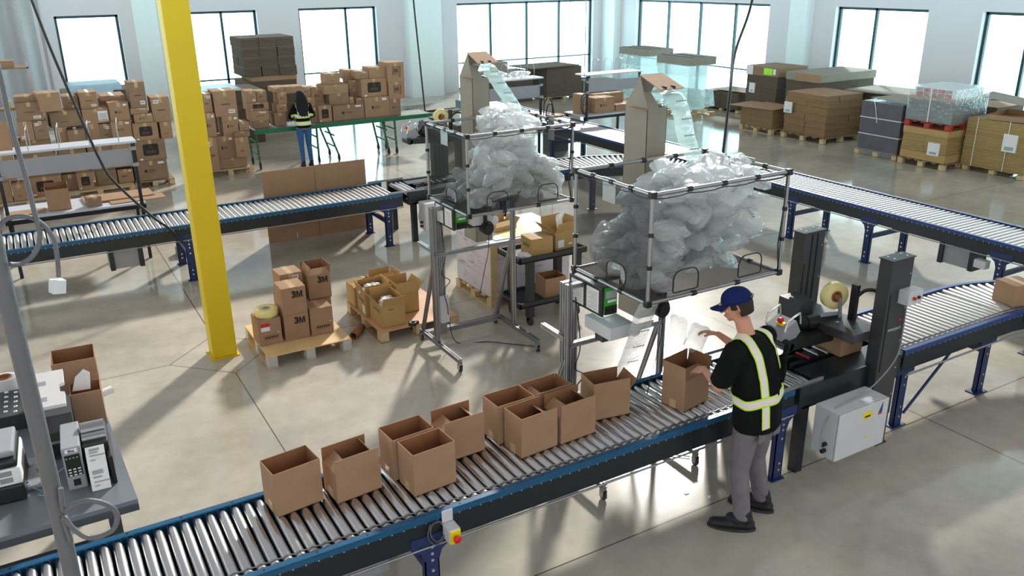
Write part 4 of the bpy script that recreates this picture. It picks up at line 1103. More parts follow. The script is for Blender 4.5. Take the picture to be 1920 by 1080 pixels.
lg = chain([((-.085, 0, .84), .08), ((-.075, .02, .46), .05), ((-.075, -.02, .08), .035)], .4) + chain([((.085, 0, .84), .08), ((.085, .02, .46), .05), ((.10, -.02, .08), .035)], .4)
blob('body', tor + hs + arms + hh + lg, .009, 'skin2', wm, 2)
hair = chain([((0, .03, 1.56), (.092, .102, .07)), ((0, -.03, 1.48), (.115, .09, .09)), ((0, -.07, 1.34), (.14, .055, .08)), ((0, -.10, 1.22), (.13, .04, .06)), ((0, -.115, 1.14), (.07, .024, .04))], .3)
for i in range(10): hair += chain([((-.09 + .02 * i, -.085, 1.4), (.014, .014, .02)), ((-.085 + .019 * i, -.13, 1.12 + .03 * math.sin(i * 2.0)), (.009, .009, .02))], .4)
blob('hair', hair, .010, 'hairb', wm, 3)
sw = chain([((0, -.005, .86), (.165, .13, .04)), ((0, 0, 1.0), (.15, .112, .09)), ((0, .01, 1.18), (.165, .118, .1)), ((0, .015, 1.31), (.14, .095, .04))], .4) + chain([(SLw, .06), (ewl, .05), (hwl.lerp(ewl, .15), .036)], .3) + chain([(SRw, .06), (ewr, .05), (hwr.lerp(ewr, .15), .036)], .3)
shw = blob('sweater', sw, .012, 'shirt', wm, 4); bv = bvh_of(shw)
def belt_pts(z, rx, ry):
    return [(math.cos(i / 24 * 2 * math.pi - 1.2) * rx, math.sin(i / 24 * 2 * math.pi - 1.2) * ry, z) for i in range(25)]
vest = []
for z in (1.10, .95): ribbon_on('vest_stripe', bv, belt_pts(z, .2, .15), None, .085, wm, off=.012)
for sx_ in (-1, 1): ribbon_on('vest_strap', bv, [(sx_ * .10, .11, 1.2), (sx_ * .11, .08, 1.32), (sx_ * .115, .02, 1.37), (sx_ * .12, -.08, 1.30), (sx_ * .12, -.12, 1.15)], None, .045, wm, off=.012)
jl = chain([((0, 0, .86), (.16, .12, .06))] * 2, .4) + chain([((-.085, 0, .83), (.088, .095, .08)), ((-.078, .02, .46), (.058, .062, .05)), ((-.075, -.02, .10), (.043, .048, .03))], .4) + chain([((.085, 0, .83), (.088, .095, .08)), ((.085, .02, .46), (.058, .062, .05)), ((.10, -.02, .10), (.043, .048, .03))], .4)
blob('jeans', jl, .010, 'jeans', wm, 3)
for x_ in (-.075, .10):
    b_ = boot(Vector((x_, -.02, 0)), 0, s=.88); b_.parent = wm

# --- person in orange vest, bending, mostly hidden by the rear chute
wo = thing('person', (9.15, 17.6, 0), 'person in orange vest bending forward beyond the rear tape machine', 'person', None, R(-60))
hs, hr3 = head_sph((0, .42, 1.40), R(-50), 0, 1.0)
tor = chain([((0, -.05, .92), (.16, .12, .1)), ((0, .12, 1.10), (.15, .12, .1)), ((0, .26, 1.26), (.17, .12, .1)), ((0, .34, 1.33), (.05, .06, .05))], .4)
aw = []
for sx_ in (-1, 1): aw += chain([((sx_ * .2, .24, 1.26), .048), ((sx_ * .22, .35, 1.02), .038), ((sx_ * .16, .52, .9), .024)], .4)
hh = hand_sph((-.16, .52, .9), (0, 1, -.2), (0, 0, -1), 1, .4, False) + hand_sph((.16, .52, .9), (0, 1, -.2), (0, 0, -1), 1, .4, True)
lg = chain([((-.09, -.05, .88), .085), ((-.09, .0, .48), .055), ((-.09, -.04, .08), .04)], .4) + chain([((.09, -.05, .88), .085), ((.09, .0, .48), .055), ((.09, -.04, .08), .04)], .4)
blob('body', tor + hs + aw + hh + lg, .010, 'skin2', wo, 2)
blob('vest', chain([((0, -.06, .90), (.185, .14, .07)), ((0, .12, HS), (.18, .14, .11)), ((0, .26, 1.28), (.20, .13, .09))], .4), .014, 'orange', wo, 3)
blob('trousers', chain([((-.09, -.05, .86), .10), ((-.09, .0, .48), .07), ((-.09, -.04, .10), .055)], .4) + chain([((.09, -.05, .86), .10), ((.09, .0, .48), .07), ((.09, -.04, .10), .055)], .4), .014, 'dark', wo, 3)
blob('cap', chain([((0, .45, 1.46), (.09, .10, .07))] * 2, .4), .010, 'black', wo, 2)
for x_ in (-.09, .09):
    b_ = boot(Vector((x_, -.04, 0)), 0, s=.98); b_.parent = wo

# ------------------------------------------------------------------ cartons
def sealed_carton(x0, x1, y0, d, z0, z1, mark, rz=0, mat_='card', name='carton', seed=0):
    """closed taped carton; origin = near-left bottom corner. slots: 0 card 1 tape 2 ink 3 white 4 faint"""
    w_, h_ = x1 - x0, z1 - z0; rnd = random.Random(seed); m = MB()
    m.box(0, w_, 0, d, 0, h_, 0, bev=.006)
    m.box(w_ * .5 - .001, w_ * .5 + .001, .01, d - .01, h_, h_ + .0006, 4)
    m.box(w_ * .5 - .03, w_ * .5 + .03, -.0006, d, h_, h_ + .001, 1)
    if mark != 'none': m.box(w_ * .5 - .03, w_ * .5 + .03, -.001, 0, h_ * .78, h_, 1)
    e = -.0014
    def fr(u0, u1, v0, v1, mi, dep=e): m.box(u0 * w_, u1 * w_, dep, 0, v0 * h_, v1 * h_, mi)
    if mark == 'L':
        m.prism([(a, b_) for a, b_ in rrect(w_ * .5, h_ * .52, w_ * .52, h_ * .56, min(w_, h_) * .09, 4)], 'y', -.0014, 0, 2)
        m.lathe([(-.0005, w_ * .035), (-.0005, w_ * .055)], (w_ * .5, -.002, h_ * .66), (0, 1, 0), 12, 4)
        for i in range(5): m.box(w_ * (.34 + .065 * i), w_ * (.385 + .065 * i), -.0022, 0, h_ * .38, h_ * (.48 + .03 * (i % 2)), 4)
        fr(.34, .66, .33, .35, 4, -.0022); fr(.1, .2, .05, .13, 3)
    elif mark == 'm':
        fr(.28, .36, .42, .56, 2)
        for i in range(3): fr(.40, .60 + .05 * (i % 2), .43 + .05 * i, .455 + .05 * i, 4)
        if rnd.random() < .6: fr(.72, .9, .82, .92, 3)
    elif mark == 'w':
        u = rnd.choice([.12, .55, .6]); v = rnd.choice([.12, .75]); fr(u, u + .28, v, v + .14, 3)
        for i in range(4): fr(u + .03 + .055 * i, u + .06 + .055 * i, v + .04, v + .10, 2, -.002)
        fr(.3, .7, .45, .50, 4)
    elif mark == 'W':
        fr(.58, .95, .15, .85, 3); fr(.6, .92, .2, .24, 2, -.002); fr(.06, .25, .1, .2, 3)
        for i in range(5): fr(.61, .9, .32 + .08 * i, .34 + .08 * i, 2, -.002)
    elif mark == 'S':
        fr(.3, .78, .36, .40, 4); fr(.3, .36, .40, .75, 4); fr(.72, .78, .40, .75, 4); fr(.3, .78, .75, .79, 4); fr(.38, .66, .46, .68, 4, -.001); fr(.7, .76, .25, .32, 2)
    elif mark == '':
        if rnd.random() < .4: fr(.3, .6, .3, .34, 4)
    o = m.build(name, [mat_, 'tape', 'ink', 'white', 'inkfaint']); o.location = (x0, y0, z0); o.rotation_euler = (0, 0, R(rz)); return o
ORD = ['lowest', 'second up', 'third up', 'fourth up', 'fifth up', 'sixth up', 'seventh up', 'eighth up']
STK = {'e': ('stack just left of yellow column', 'cartons piled along the back left'), 'f': ('narrow stack touching yellow column', 'cartons piled along the back left'), 'd': ('stack second left of yellow column', 'cartons piled along the back left'), 'c': ('stack behind bench shelf right end', 'cartons piled along the back left'), 'b': ('leaning stack behind bench middle', 'cartons piled along the back left'), 'a': ('broad stack behind bench left end', 'cartons piled along the back left'), 't': ('top of broad left stack', 'cartons piled along the back left'), 'z': ('stack at left photo edge', 'cartons piled along the back left'), 'g': ('stack right of yellow column', 'cartons on the pallet right of the yellow column'), 'h': ('small stack beside green conveyor end', 'cartons on the pallet right of the yellow column'), 'i': ("slim stack at column's right edge", 'cartons on the pallet right of the yellow column'), 'p': ('leftmost stack on green conveyor', 'cartons on the green conveyor'), 'q': ('stack left of black-haired person', 'cartons on the green conveyor'), 'r': ('stack right of black-haired person', 'cartons on the green conveyor'), 's': ('green conveyor stack over middle legs', 'cartons on the green conveyor'), 'u': ('stack on the long carton', 'cartons on the green conveyor'), 'v': ('small cartons before big logo stack', 'cartons on the green conveyor'), 'w': ('big logo stack, green conveyor', 'cartons on the green conveyor'), 'x': ('tallest stack on green conveyor', 'cartons on the green conveyor')}
HEAP = [
('e',1.82,2.42,0.06,0.52,17.85,0.60,'m',0),
('e',1.89,2.44,0.52,0.93,17.87,0.60,'L',0),
('e',1.90,2.35,0.93,1.26,17.85,0.50,'L',0),
('e',1.96,2.30,1.25,1.43,17.90,0.40,'m',0),
('e',1.92,2.23,1.43,1.54,17.95,0.50,'w',0),
('e',1.95,2.25,1.54,2.03,18.00,0.45,'w',0),
('f',2.40,2.62,0.91,1.24,17.90,0.40,'',0),
('f',2.31,2.65,1.24,1.72,17.95,0.45,'w',0),
('d',1.48,1.86,0.45,1.01,17.90,0.60,'',0),
('d',1.53,1.89,1.02,1.33,17.90,0.50,'m',0),
('d',1.55,1.90,1.32,1.67,17.95,0.50,'m',0),
('d',1.48,1.91,1.62,1.76,18.40,0.60,'w',0),
('c',1.12,1.48,0.05,0.42,17.90,0.50,'',0),
('c',1.50,1.78,0.06,0.40,17.90,0.50,'m',0),
('c',1.05,1.49,0.43,0.89,17.95,0.50,'w',0),
('c',1.08,1.33,0.90,1.31,18.00,0.50,'',0),
('c',1.33,1.54,0.88,1.29,18.00,0.50,'w',0),
('c',1.08,1.54,1.30,1.58,18.00,0.50,'W',0),
('c',1.09,1.40,1.59,1.89,18.10,0.50,'w',0),
('b',0.77,1.05,0.09,0.45,17.70,0.40,'L',0),
('b',0.53,0.79,0.08,0.43,17.80,0.50,'',0),
('b',0.55,1.02,0.42,0.91,17.90,0.50,'m',0),
('b',0.76,1.06,0.92,1.25,17.80,0.40,'',0),
('b',0.57,0.76,0.93,1.31,17.90,0.40,'',0),
('b',0.53,1.06,1.30,1.59,17.90,0.50,'',7),
('b',0.81,1.06,1.55,1.83,18.20,0.50,'w',0),
('a',-0.05,0.51,0.09,0.48,17.60,0.50,'L',0),
('a',-0.31,-0.09,0.13,0.44,17.40,0.40,'',0),
('a',-0.17,0.51,0.46,0.87,17.80,0.60,'w',0),
('a',-0.07,0.47,0.88,1.15,17.80,0.50,'',0),
('a',-0.01,0.22,1.18,1.50,17.70,0.50,'w',0),
('a',0.23,0.46,1.16,1.49,17.70,0.50,'w',0),
('a',0.01,0.44,1.50,1.83,17.70,0.50,'w',0),
('a',0.02,0.42,1.83,1.93,17.80,0.40,'',0),
('t',0.40,0.76,1.65,1.98,17.60,0.45,'',9),
('z',-0.65,-0.33,0.15,0.48,17.40,0.50,'',0),
('z',-0.58,-0.20,0.44,0.94,17.60,0.50,'',0),
('z',-0.48,-0.14,0.93,1.40,17.70,0.50,'L',0),
('g',3.45,4.04,0.03,0.35,18.10,0.55,'',0),
('g',3.45,3.82,0.37,0.81,18.10,0.50,'m',0),
('g',3.63,3.97,0.81,1.21,18.10,0.45,'m',0),
('g',3.52,3.97,1.22,1.73,18.10,0.50,'w',0),
('h',3.80,4.07,0.38,0.79,17.90,0.40,'',0),
('h',3.82,4.13,0.78,0.89,17.95,0.50,'',0),
('h',3.94,4.17,0.86,1.06,18.10,0.40,'',0),
('i',3.23,3.44,0.09,0.83,17.95,0.50,'w',0),
('i',3.25,3.49,0.82,1.31,18.05,0.50,'m',0),
('i',3.27,3.49,1.31,1.69,18.15,0.40,'w',0),
('p',4.33,4.67,0.84,1.01,18.40,0.35,'',0),
('p',4.29,4.68,1.01,1.22,18.40,0.40,'w',0),
('p',4.28,4.72,1.21,1.38,18.50,0.45,'L',0),
('p',4.28,4.49,1.39,1.63,18.55,0.40,'w',0),
('p',4.50,4.71,1.37,1.61,18.55,0.40,'m',0),
('q',4.80,5.06,0.88,1.13,18.45,0.40,'',0),
('q',4.89,5.11,1.12,1.30,18.50,0.40,'m',0),
('q',4.95,5.14,1.29,1.54,18.55,0.40,'m',0),
('q',4.88,5.13,1.53,1.65,18.65,0.40,'w',0),
('r',5.59,5.76,0.86,1.19,18.40,0.40,'',0),
('r',5.49,5.74,1.18,1.39,18.50,0.40,'w',0),
('r',5.17,5.56,1.49,1.63,18.75,0.40,'',0),
('r',5.56,5.74,1.36,1.60,18.75,0.40,'m',0),
('s',5.75,6.05,0.86,1.21,18.35,0.40,'L',0),
('s',5.75,6.03,1.17,1.58,18.75,0.40,'m',0),
('u',6.08,6.81,0.87,1.19,18.35,0.45,'m',0),
('u',6.07,6.52,1.16,1.43,18.50,0.45,'',0),
('u',5.96,6.53,1.44,1.63,18.50,0.50,'',0),
('u',6.05,6.39,1.63,1.86,18.60,0.35,'',0),
('v',6.53,6.64,1.17,1.33,18.50,0.30,'',0),
('v',6.68,6.84,1.17,1.30,18.45,0.30,'m',0),
('v',6.62,6.85,1.31,1.48,18.70,0.35,'',0),
('v',6.61,6.88,1.48,1.68,18.70,0.40,'',0),
('v',6.58,6.80,1.68,1.89,18.80,0.40,'',0),
('w',6.83,7.42,0.88,1.31,18.35,0.50,'m',0),
('w',6.80,7.41,1.31,1.71,18.40,0.50,'L',0),
('w',6.72,7.03,1.72,1.88,18.50,0.40,'w',0),
('w',7.03,7.42,1.71,1.95,18.45,0.45,'',0),
('x',7.42,7.70,0.89,1.23,18.35,0.40,'m',0),
('x',7.43,7.82,1.23,1.61,18.35,0.50,'S',0),
('x',7.42,7.83,1.62,2.04,18.35,0.50,'S',0),

]
MK = {'L': 'with a black logo panel', 'm': 'with a small dark print', 'w': 'with a small white label', 'W': 'with a large white label', 'S': 'with a printed square frame', '': 'plain'}
byst = {}
for r_ in HEAP: byst.setdefault(r_[0], []).append(list(r_))
sd_ = 0
for s_, L in byst.items():
    L.sort(key=lambda q: (q[3], q[1]))
    for i, q in enumerate(L):
        _, x0, x1, z0, z1, y, d, mk, rz = q
        # settle each carton on what lies below
        if s_ in 'pqrsuvwx':
            if z0 < .95: z0 = .86
        elif z0 < .2: z0 = .14
        cand = [p for p in L[:i] if min(p[2], x1) - max(p[1], x0) > .03 and abs(p[4] - z0) < .1]
        if cand: z0 = max(p[4] for p in cand) + .002
        q[3] = z0; q[4] = max(z1, z0 + .06); z1 = q[4]
        m_ = random.Random(sd_ + 5).choice(['card', 'card', 'card3']); sd_ += 1
        o = sealed_carton(x0, x1, y, d, z0, z1, mk, rz, m_, seed=sd_)
        tag(o, ('carton %s, %s, %s' % (MK[mk], ORD[i], STK[s_][0]) if mk else 'plain brown carton, %s, %s' % (ORD[i], STK[s_][0])), 'box', STK[s_][1])

def open_carton(x, y, z, w_, d, h_, rz, fl, fh, label, group=None, mat_='card', inner='card_in', flaps=(0, 0, 0, 0), name='open_carton', mark=None, extra=None):
    """fl = flap angles (front, back, left, right) in degrees from upright, outward positive; fh flap height"""
    t = thing(name, (x, y, z), label, 'box', group, R(rz)); th = .004
    m = MB()
    m.box(0, w_, 0, th, 0, h_, 0).box(0, w_, d - th, d, 0, h_, 0).box(0, th, th, d - th, 0, h_, 0).box(w_ - th, w_, th, d - th, 0, h_, 0).box(0, w_, 0, d, 0, th, 0)
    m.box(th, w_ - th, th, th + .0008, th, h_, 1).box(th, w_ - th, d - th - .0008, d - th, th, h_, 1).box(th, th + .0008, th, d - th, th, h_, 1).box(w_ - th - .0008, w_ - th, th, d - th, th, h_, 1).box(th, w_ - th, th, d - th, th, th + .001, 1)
    if mark == 'tape': m.box(-.001, 0, d / 2 - .03, d / 2 + .03, 0, .07, 2)
    m.build('box_body', [mat_, inner, 'tape'], t)
    g = .003
    for k_, (a, s_) in enumerate(zip(fl, ('f', 'b', 'l', 'r'))):
        if a is None: continue
        L = w_ if k_ < 2 else d; hh = fh
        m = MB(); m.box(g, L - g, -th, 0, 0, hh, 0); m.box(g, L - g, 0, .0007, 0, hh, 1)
        # hinge: local x along the edge, y inward
        o = m.build('flap', [mat_, inner], t)
        base = {'f': ((0, th, h_), 0), 'b': ((w_, d - th, h_), math.pi), 'l': ((th, d, h_), -math.pi / 2), 'r': ((w_ - th, 0, h_), math.pi / 2)}[s_]
        o.location = base[0]; o.rotation_euler = Euler((R(a), 0, base[1]))
    return t
GRP = 'open cartons on the foreground conveyor'
fh = .10; bh = .205
fgc = [
 (.94, 4.565, 7, (0, 0, 0, 0), 'open brown carton at the far left of the row on the foreground conveyor', True),
 (1.31, 4.51, 5, (0, 0, -60, -30), 'open brown carton, second from the left, inner flap folded in'),
 (1.72, 4.56, 4, (0, 0, 0, 0), 'open brown carton tucked behind the third front carton'),
 (1.76, 4.325, 4, (0, 0, 0, 0), 'open brown carton standing nearest the near rail left of centre'),
 (2.11, 4.585, 2, (0, 0, -62, -48), 'open brown carton with folded inner flaps left of the group of four'),
 (2.53, 4.60, 2, (0, 0, 0, 0), 'open brown carton at the back left corner of the group of four'),
 (2.86, 4.62, 2, (0, 0, -55, 4), 'open brown carton at the back right of the group of four'),
 (2.58, 4.36, 4, (0, 0, 0, -55), 'open brown carton at the front left of the group of four'),
 (2.915, 4.375, 3, (0, 0, -55, -40), 'open brown carton at the front right of the group of four'),
 (3.30, 4.53, -9, (2, 0, 0, 35), 'open brown carton below the hanging air pillow chain'),
]
for i, q in enumerate(fgc):
    open_carton(q[0], q[1], ZR + .001, .31, .212, bh, q[2], q[3], fh, q[4], GRP, mark='tape')
open_carton(3.97, 4.28, ZR + .001, .30, .22, .26, 11, (-80, 3, 5, 10), .11, "open carton the cap-wearing person is filling", GRP, mark='tape')
o = MB(); vs, fs = pillow_verts(.09, .07, .02, 2); o.add(vs, fs, 0, True); o = o.build('paper_slip', 'white'); o.location = (1.12, 4.64, .97); tag(o, 'white packet inside the leftmost open carton', 'packet')
o = sealed_carton(8.12, 8.40, 4.22, .25, ZR + .001, ZR + .22, '', -14, 'card'); tag(o, 'closed brown carton riding the curved conveyor at the right edge', 'box')
o = sealed_carton(5.76, 6.04, 4.32, .26, ZR + .002, ZR + .18, '', 0, 'card'); tag(o, 'closed brown carton inside the front carton taping machine', 'box')

# ------------------------------------------------------------------ pallets
def pallet(x, y, w_, d, label, h_=.13, top=None, topmat='ply', wood='wood', blocks='wood', rz=0, name='pallet', z=0, group=None, along='x'):
    t = thing(name, (x, y, z), label, 'pallet', group, R(rz))
    if top:
        MB().box(0, w_, 0, d, h_ - .012, h_, bev=.002).build('deck_sheet', topmat, t); zt_ = h_ - .012
    else:
        src_ = None; n = 6; zt_ = h_ - .018
        for i in range(n):
            if src_ is None: src_ = MB().box(0, w_, 0, .1, 0, .018).build('deck_board', wood, t); o_ = src_
            else: o_ = dup_child(src_, t)
            o_.location = (0, (d - .1) * i / (n - 1), zt_)
    src_ = None
    for i in range(3):
        for j in range(3):
            if src_ is None: src_ = MB().box(0, .1, 0, .12, 0, zt_ - .012, bev=.004).build('block', blocks, t); o_ = src_
            else: o_ = dup_child(src_, t)
            o_.location = ((w_ - .1) * i / 2, (d - .12) * j / 2, .012)
    src_ = None
    for i in range(3):
        if src_ is None: src_ = MB().box(0, .1, 0, d, 0, .012).build('base_board', wood, t); o_ = src_
        else: o_ = dup_child(src_, t)
        o_.location = ((w_ - .1) * i / 2, 0, 0)
    return t
pallet(1.83, 8.36, .93, 1.0, 'small pallet topped with pale plywood, carrying black-lettered cartons by the yellow column', .14, True, 'ply', 'wood', 'wood_grey')
pallet(3.10, 8.34, .98, 1.12, 'pallet topped with reddish plywood, carrying golden cartons', .14, True, 'ply_red', 'wood_old', 'wood')
def big_letters(parent, x, z, hgt):
    """heavy black '3' and 'M' side by side on the -y face"""
    text_mesh('3', hgt * 1.38, 'ink', parent, 'printed_lettering', (x - hgt * .43, -.0016, z), (math.pi / 2, 0, 0), .0055, sx=1.0)
    k_ = hgt; P_ = [(0, 0), (0, 1), (.30, 1), (.46, .42), (.62, 1), (.92, 1), (.92, 0), (.70, 0), (.70, .62), (.53, 0), (.39, 0), (.22, .62), (.22, 0)]
    MB().prism([(x - .06 * k_ + u * k_, z - k_ / 2 + v * k_) for u, v in P_], 'y', -.0016, 0).build('printed_lettering', 'ink', parent)
def lettered(x0, x1, y, d, z0, z1, label, lettered_=True, low=False, lab=False):
    o = sealed_carton(x0, x1, y, d, z0, z1, 'none', 0, 'card', seed=3); tag(o, label, 'box', 'cartons on the plywood pallet')
    w_, h_ = x1 - x0, z1 - z0
    if lettered_: big_letters(o, w_ * .62, h_ * .72, .075)
    if low:
        MB().tube([(w_ * .2, -.001, h_ * .22), (w_ * .9, -.001, h_ * .22), (w_ * .9, -.001, h_ * .37), (w_ * .2, -.001, h_ * .37)], .0015, 4, closed=True).build('printed_frame', 'ink', o)
        m = MB()
        for i in range(6): m.box(w_ * (.25 + .1 * i), w_ * (.32 + .1 * i), -.0014, 0, h_ * .26, h_ * .33)
        m.build('printed_symbols', 'ink', o)
        MB().box(w_ * .5, w_ * .6, -.0014, 0, h_ * .7, h_ * .72).build('paper_tag', 'white', o).rotation_euler = (0, R(25), 0)
    if lab:
        MB().box(w_ * .12, w_ * .5, -.0014, 0, h_ * .72, h_ * .86).build('red_label', 'redlab', o); MB().box(w_ * .12, w_ * .5, -.0014, 0, h_ * .56, h_ * .72).build('white_label', 'white', o)
    return o
Z1 = .142
lettered(1.83, 2.08, 8.66, .29, Z1, .44, 'carton with red and white label under the big tape roll', False, True, True)
lettered(2.115, 2.39, 8.66, .30, Z1, .445, 'black-lettered carton at the bottom of the front stack on the plywood pallet')
lettered(2.115, 2.385, 8.65, .29, .447, .755, 'black-lettered carton on top of the front stack on the plywood pallet')
lettered(2.405, 2.66, 8.64, .27, Z1, .46, 'carton with printed symbol frame at the right of the plywood pallet', False, True)
lettered(2.47, 2.75, 8.94, .28, Z1, .455, 'carton standing under the open black-lettered carton', False)
lettered(2.17, 2.45, 8.97, .27, Z1, .52, 'carton hidden behind the front stack on the plywood pallet', False)
t = open_carton(2.50, 8.93, .457, .26, .27, .29, 0, (-62, 2, -20, 8), .10, 'open black-lettered carton at the back right of the plywood pallet', 'cartons on the plywood pallet')
big_letters(t, .165, .225, .072)
o = sealed_carton(2.20, 2.46, 8.99, .27, .522, .80, 'w', 2, 'card'); tag(o, 'carton at the back of the plywood pallet beside the open lettered one', 'box', 'cartons on the plywood pallet')
t = thing('tape_roll', (1.97, 8.80, .4415), 'large pale yellow tape roll lying on the red-labelled carton', 'tape roll')
MB().lathe([(0, .04), (0, .118), (.008, .124), (.075, .124), (.083, .118), (.083, .04), (0, .04)], (0, 0, 0), (0, 0, 1), 36).build('tape', 'tapeyel', t)
MB().lathe([(0.0, .034), (0.0, .042), (.085, .042), (.085, .034), (0, .034)], (0, 0, 0), (0, 0, 1), 24).build('core', 'greylab', t)
o = MB().lathe([(0, .036), (0, .046), (.27, .046), (.27, .036), (0, .036)], (0, 0, 0), (1, 0, 0), 24).build('cardboard_tube', 'core'); o.location = (2.87, 8.62, .046); o.rotation_euler = (0, 0, R(48)); tag(o, 'short brown cardboard tube lying on the floor between the two plywood pallets', 'tube')
G2 = 'golden cartons on the reddish plywood pallet'
t = open_carton(3.165, 8.43, Z1, .285, .36, .25, 1, (25, -4, 35, -20), .13, 'golden open carton at the front corner of the reddish plywood pallet', G2, 'card2', 'card2')
MB().box(.01, .011, .05, .25, .17, .2).build('green_print', 'green_ink', t, (-.012, 0, 0)); MB().box(.08, .14, -.001, 0, .2, .215).build('green_print', 'green_ink', t)
t = open_carton(3.47, 8.72, Z1, .28, .34, .25, 0, (-30, 2, 0, 32), .13, 'golden open carton behind the front one with upright flaps', G2, 'card2', 'card2')
t = open_carton(3.13, 8.86, Z1, .30, .32, .27, -3, (12, -25, 18, 4), .12, 'golden open carton with a white bag inside on the left side of the pallet', G2, 'card2', 'card2')
MB().box(-.001, 0, .06, .28, .15, .19).build('green_print', 'green_ink', t); MB().box(-.0015, 0, .03, .13, .02, .12).build('white_label', 'white', t)
t = open_carton(3.12, 9.2, Z1, .30, .28, .25, 0, (-80, -88, -70, -70), .12, 'golden carton with flaps folded at the back left of the pallet', G2, 'card2', 'card2')
t = open_carton(3.42, 9.2, Z1, .28, .24, .20, 4, (-35, 3, 30, 14), .16, 'golden open carton at the rear with tall upright flaps', G2, 'card2', 'card2')
def bag(x, y, z, r_, label, mat_='pillow', cat='bag'):
    m = bmesh.new(); bmesh.ops.create_icosphere(m, subdivisions=4, radius=1)
    for v in m.verts:
        n_ = noise.noise(v.co * 2.6 + Vector((x * 7, y * 3, 0))) + .6 * noise.noise(v.co * 6 + Vector((x, 0, y)))
        v.co = Vector((v.co.x * r_[0], v.co.y * r_[1], v.co.z * r_[2])) * (1 + .3 * n_)
    me = bpy.data.meshes.new('plastic_bag'); m.to_mesh(me); m.free(); me.materials.append(M[mat_])
    o_ = bpy.data.objects.new('plastic_bag', me); COL.objects.link(o_); o_.location = (x, y, z); tag(o_, label, cat); return o_
M['bagw'] = mat('crumpled_white_bag', srgb(226, 222, 222), .35, bump=1, bscale=20)
bag(3.28, 9.02, .41, (.13, .13, .07), 'crumpled white plastic bag in the left golden carton', 'bagw')
bag(3.31, 8.60, .36, (.10, .12, .09), 'crumpled white plastic bag in the front golden carton', 'bagw')
t = thing('tape_dispenser', (3.50, 8.36, .141), 'small black tape dispenser on the front edge of the reddish plywood', 'tape dispenser')
MB().lathe([(0, .02), (0, .05), (.03, .05), (.03, .02), (0, .02)], (0, 0, 0), (0, 0, 1), 18).build('roll', 'black', t)
MB().box(.03, .08, -.01, .02, 0, .03).build('handle', 'black', t)

# white shrink-wrapped pallet behind the rear stand
pallet(4.68, 8.62, 1.2, .98, 'wooden pallet under the pale shrink-wrapped load behind the black cart', .12)
M['palebox'] = mat('pale_mauve_cartons', srgb(206, 196, 202), .55, var=.06, scale=6)
o = MB().box(0, 1.16, 0, .95, 0, .72, bev=.008).build('wrapped_load', 'palebox'); o.location = (4.70, 8.64, .123); tag(o, 'block of pale mauve cartons wrapped in film on the pallet behind the black cart', 'wrapped boxes')
m = MB(); rn = random.Random(2)
for i in range(26): 
    z = rn.uniform(.05, .65); y = rn.uniform(.05, .8); m.box(-.002, -.0005, y, y + rn.uniform(.05, .12), z, z + .01)
for i in range(14):
    z = rn.uniform(.05, .65); x = rn.uniform(.05, .9); m.box(x, x + .1, -.002, -.0005, z, z + .01)
for z in (.24, .48): m.box(-.002, 0, 0, .95, z, z + .003).box(0, 1.16, -.002, 0, z, z + .003)
m.build('carton_print', 'greylab', o); MB().box(-.015, .09, -.02, .01, 0, .72).build('corner_post', 'wood', o); 
MB().box(.1, 1.0, .05, .9, .722, .73).build('top_sheet', 'white', o)
MB().box(.25, .7, .1, .45, .7305, .7325).build('yellow_sheet', 'tapeyel', o)
open_carton(4.95, 8.95, .86, .34, .25, .05, 10, (-70, 5, 0, 40), .10, 'shallow torn carton tray on top of the pale wrapped load', None, 'card2', 'card2')
# black service cart
t = thing('service_cart', (4.66, 7.88, 0), 'black plastic two-shelf service cart right of the rear stand', 'cart')
for z in (.235, .79):
    MB().box(0, .94, 0, .52, z, z + .03, bev=.01).box(0, .94, 0, .025, z, z + .07, bev=.006).box(0, .94, .495, .52, z, z + .07, bev=.006).box(0, .025, 0, .52, z, z + .07, bev=.006).box(.915, .94, 0, .52, z, z + .07, bev=.006).build('shelf_tray', 'rubber', t)
for x, y in ((.12, .01), (.78, .01), (.12, .43), (.78, .43)):
    MB().box(x, x + .09, y, y + .08, .1, .80, bev=.01).build('post', 'rubber', t)
    ca = MB().box(x + .02, x + .06, y + .02, y + .06, .06, .24).build('caster', 'steel', t); MB().cyl((x + .02, y + .03, .06), (x + .055, y + .03, .06), .06, 18).build('wheel', 'rubber', ca)
G3 = 'cartons on the black service cart'
o = sealed_carton(4.86, 5.15, 7.96, .26, .822, 1.04, 'none', -4, 'card2'); tag(o, 'closed golden carton on the left of the black cart', 'box', G3)
MB().box(-.002, 0, .05, .2, .11, .15).build('green_print', 'green_ink', o)
t = open_carton(5.235, 8.02, .822, .30, .28, .22, 4, (28, 10, 45, 20), .14, 'open golden carton with white label on the black cart', G3, 'card2', 'card2')
MB().box(.04, .13, -.0015, 0, .03, .12).build('white_label', 'white', t); MB().box(.2, .25, -.0015, 0, .05, .07).build('white_label', 'white', t)
m = MB(); vs, fs = pillow_verts(.14, .22, .06, 4); m.add(vs, fs, 0, True); o = m.build('air_pillow', 'pillow'); o.location = (5.38, 8.16, 1.12); o.rotation_euler = (1.4, 0, .5); tag(o, 'single clear air pillow poking out of the open carton on the cart', 'air pillow')
open_carton(5.06, 7.96, .267, .28, .26, .25, -4, (None, None, None, None), .1, 'open brown carton on the lower shelf of the black cart', G3)
bag(4.78, 8.0, .86, (.09, .08, .03), 'crumpled clear plastic wrap on the left end of the black cart', 'bagw', 'plastic wrap')

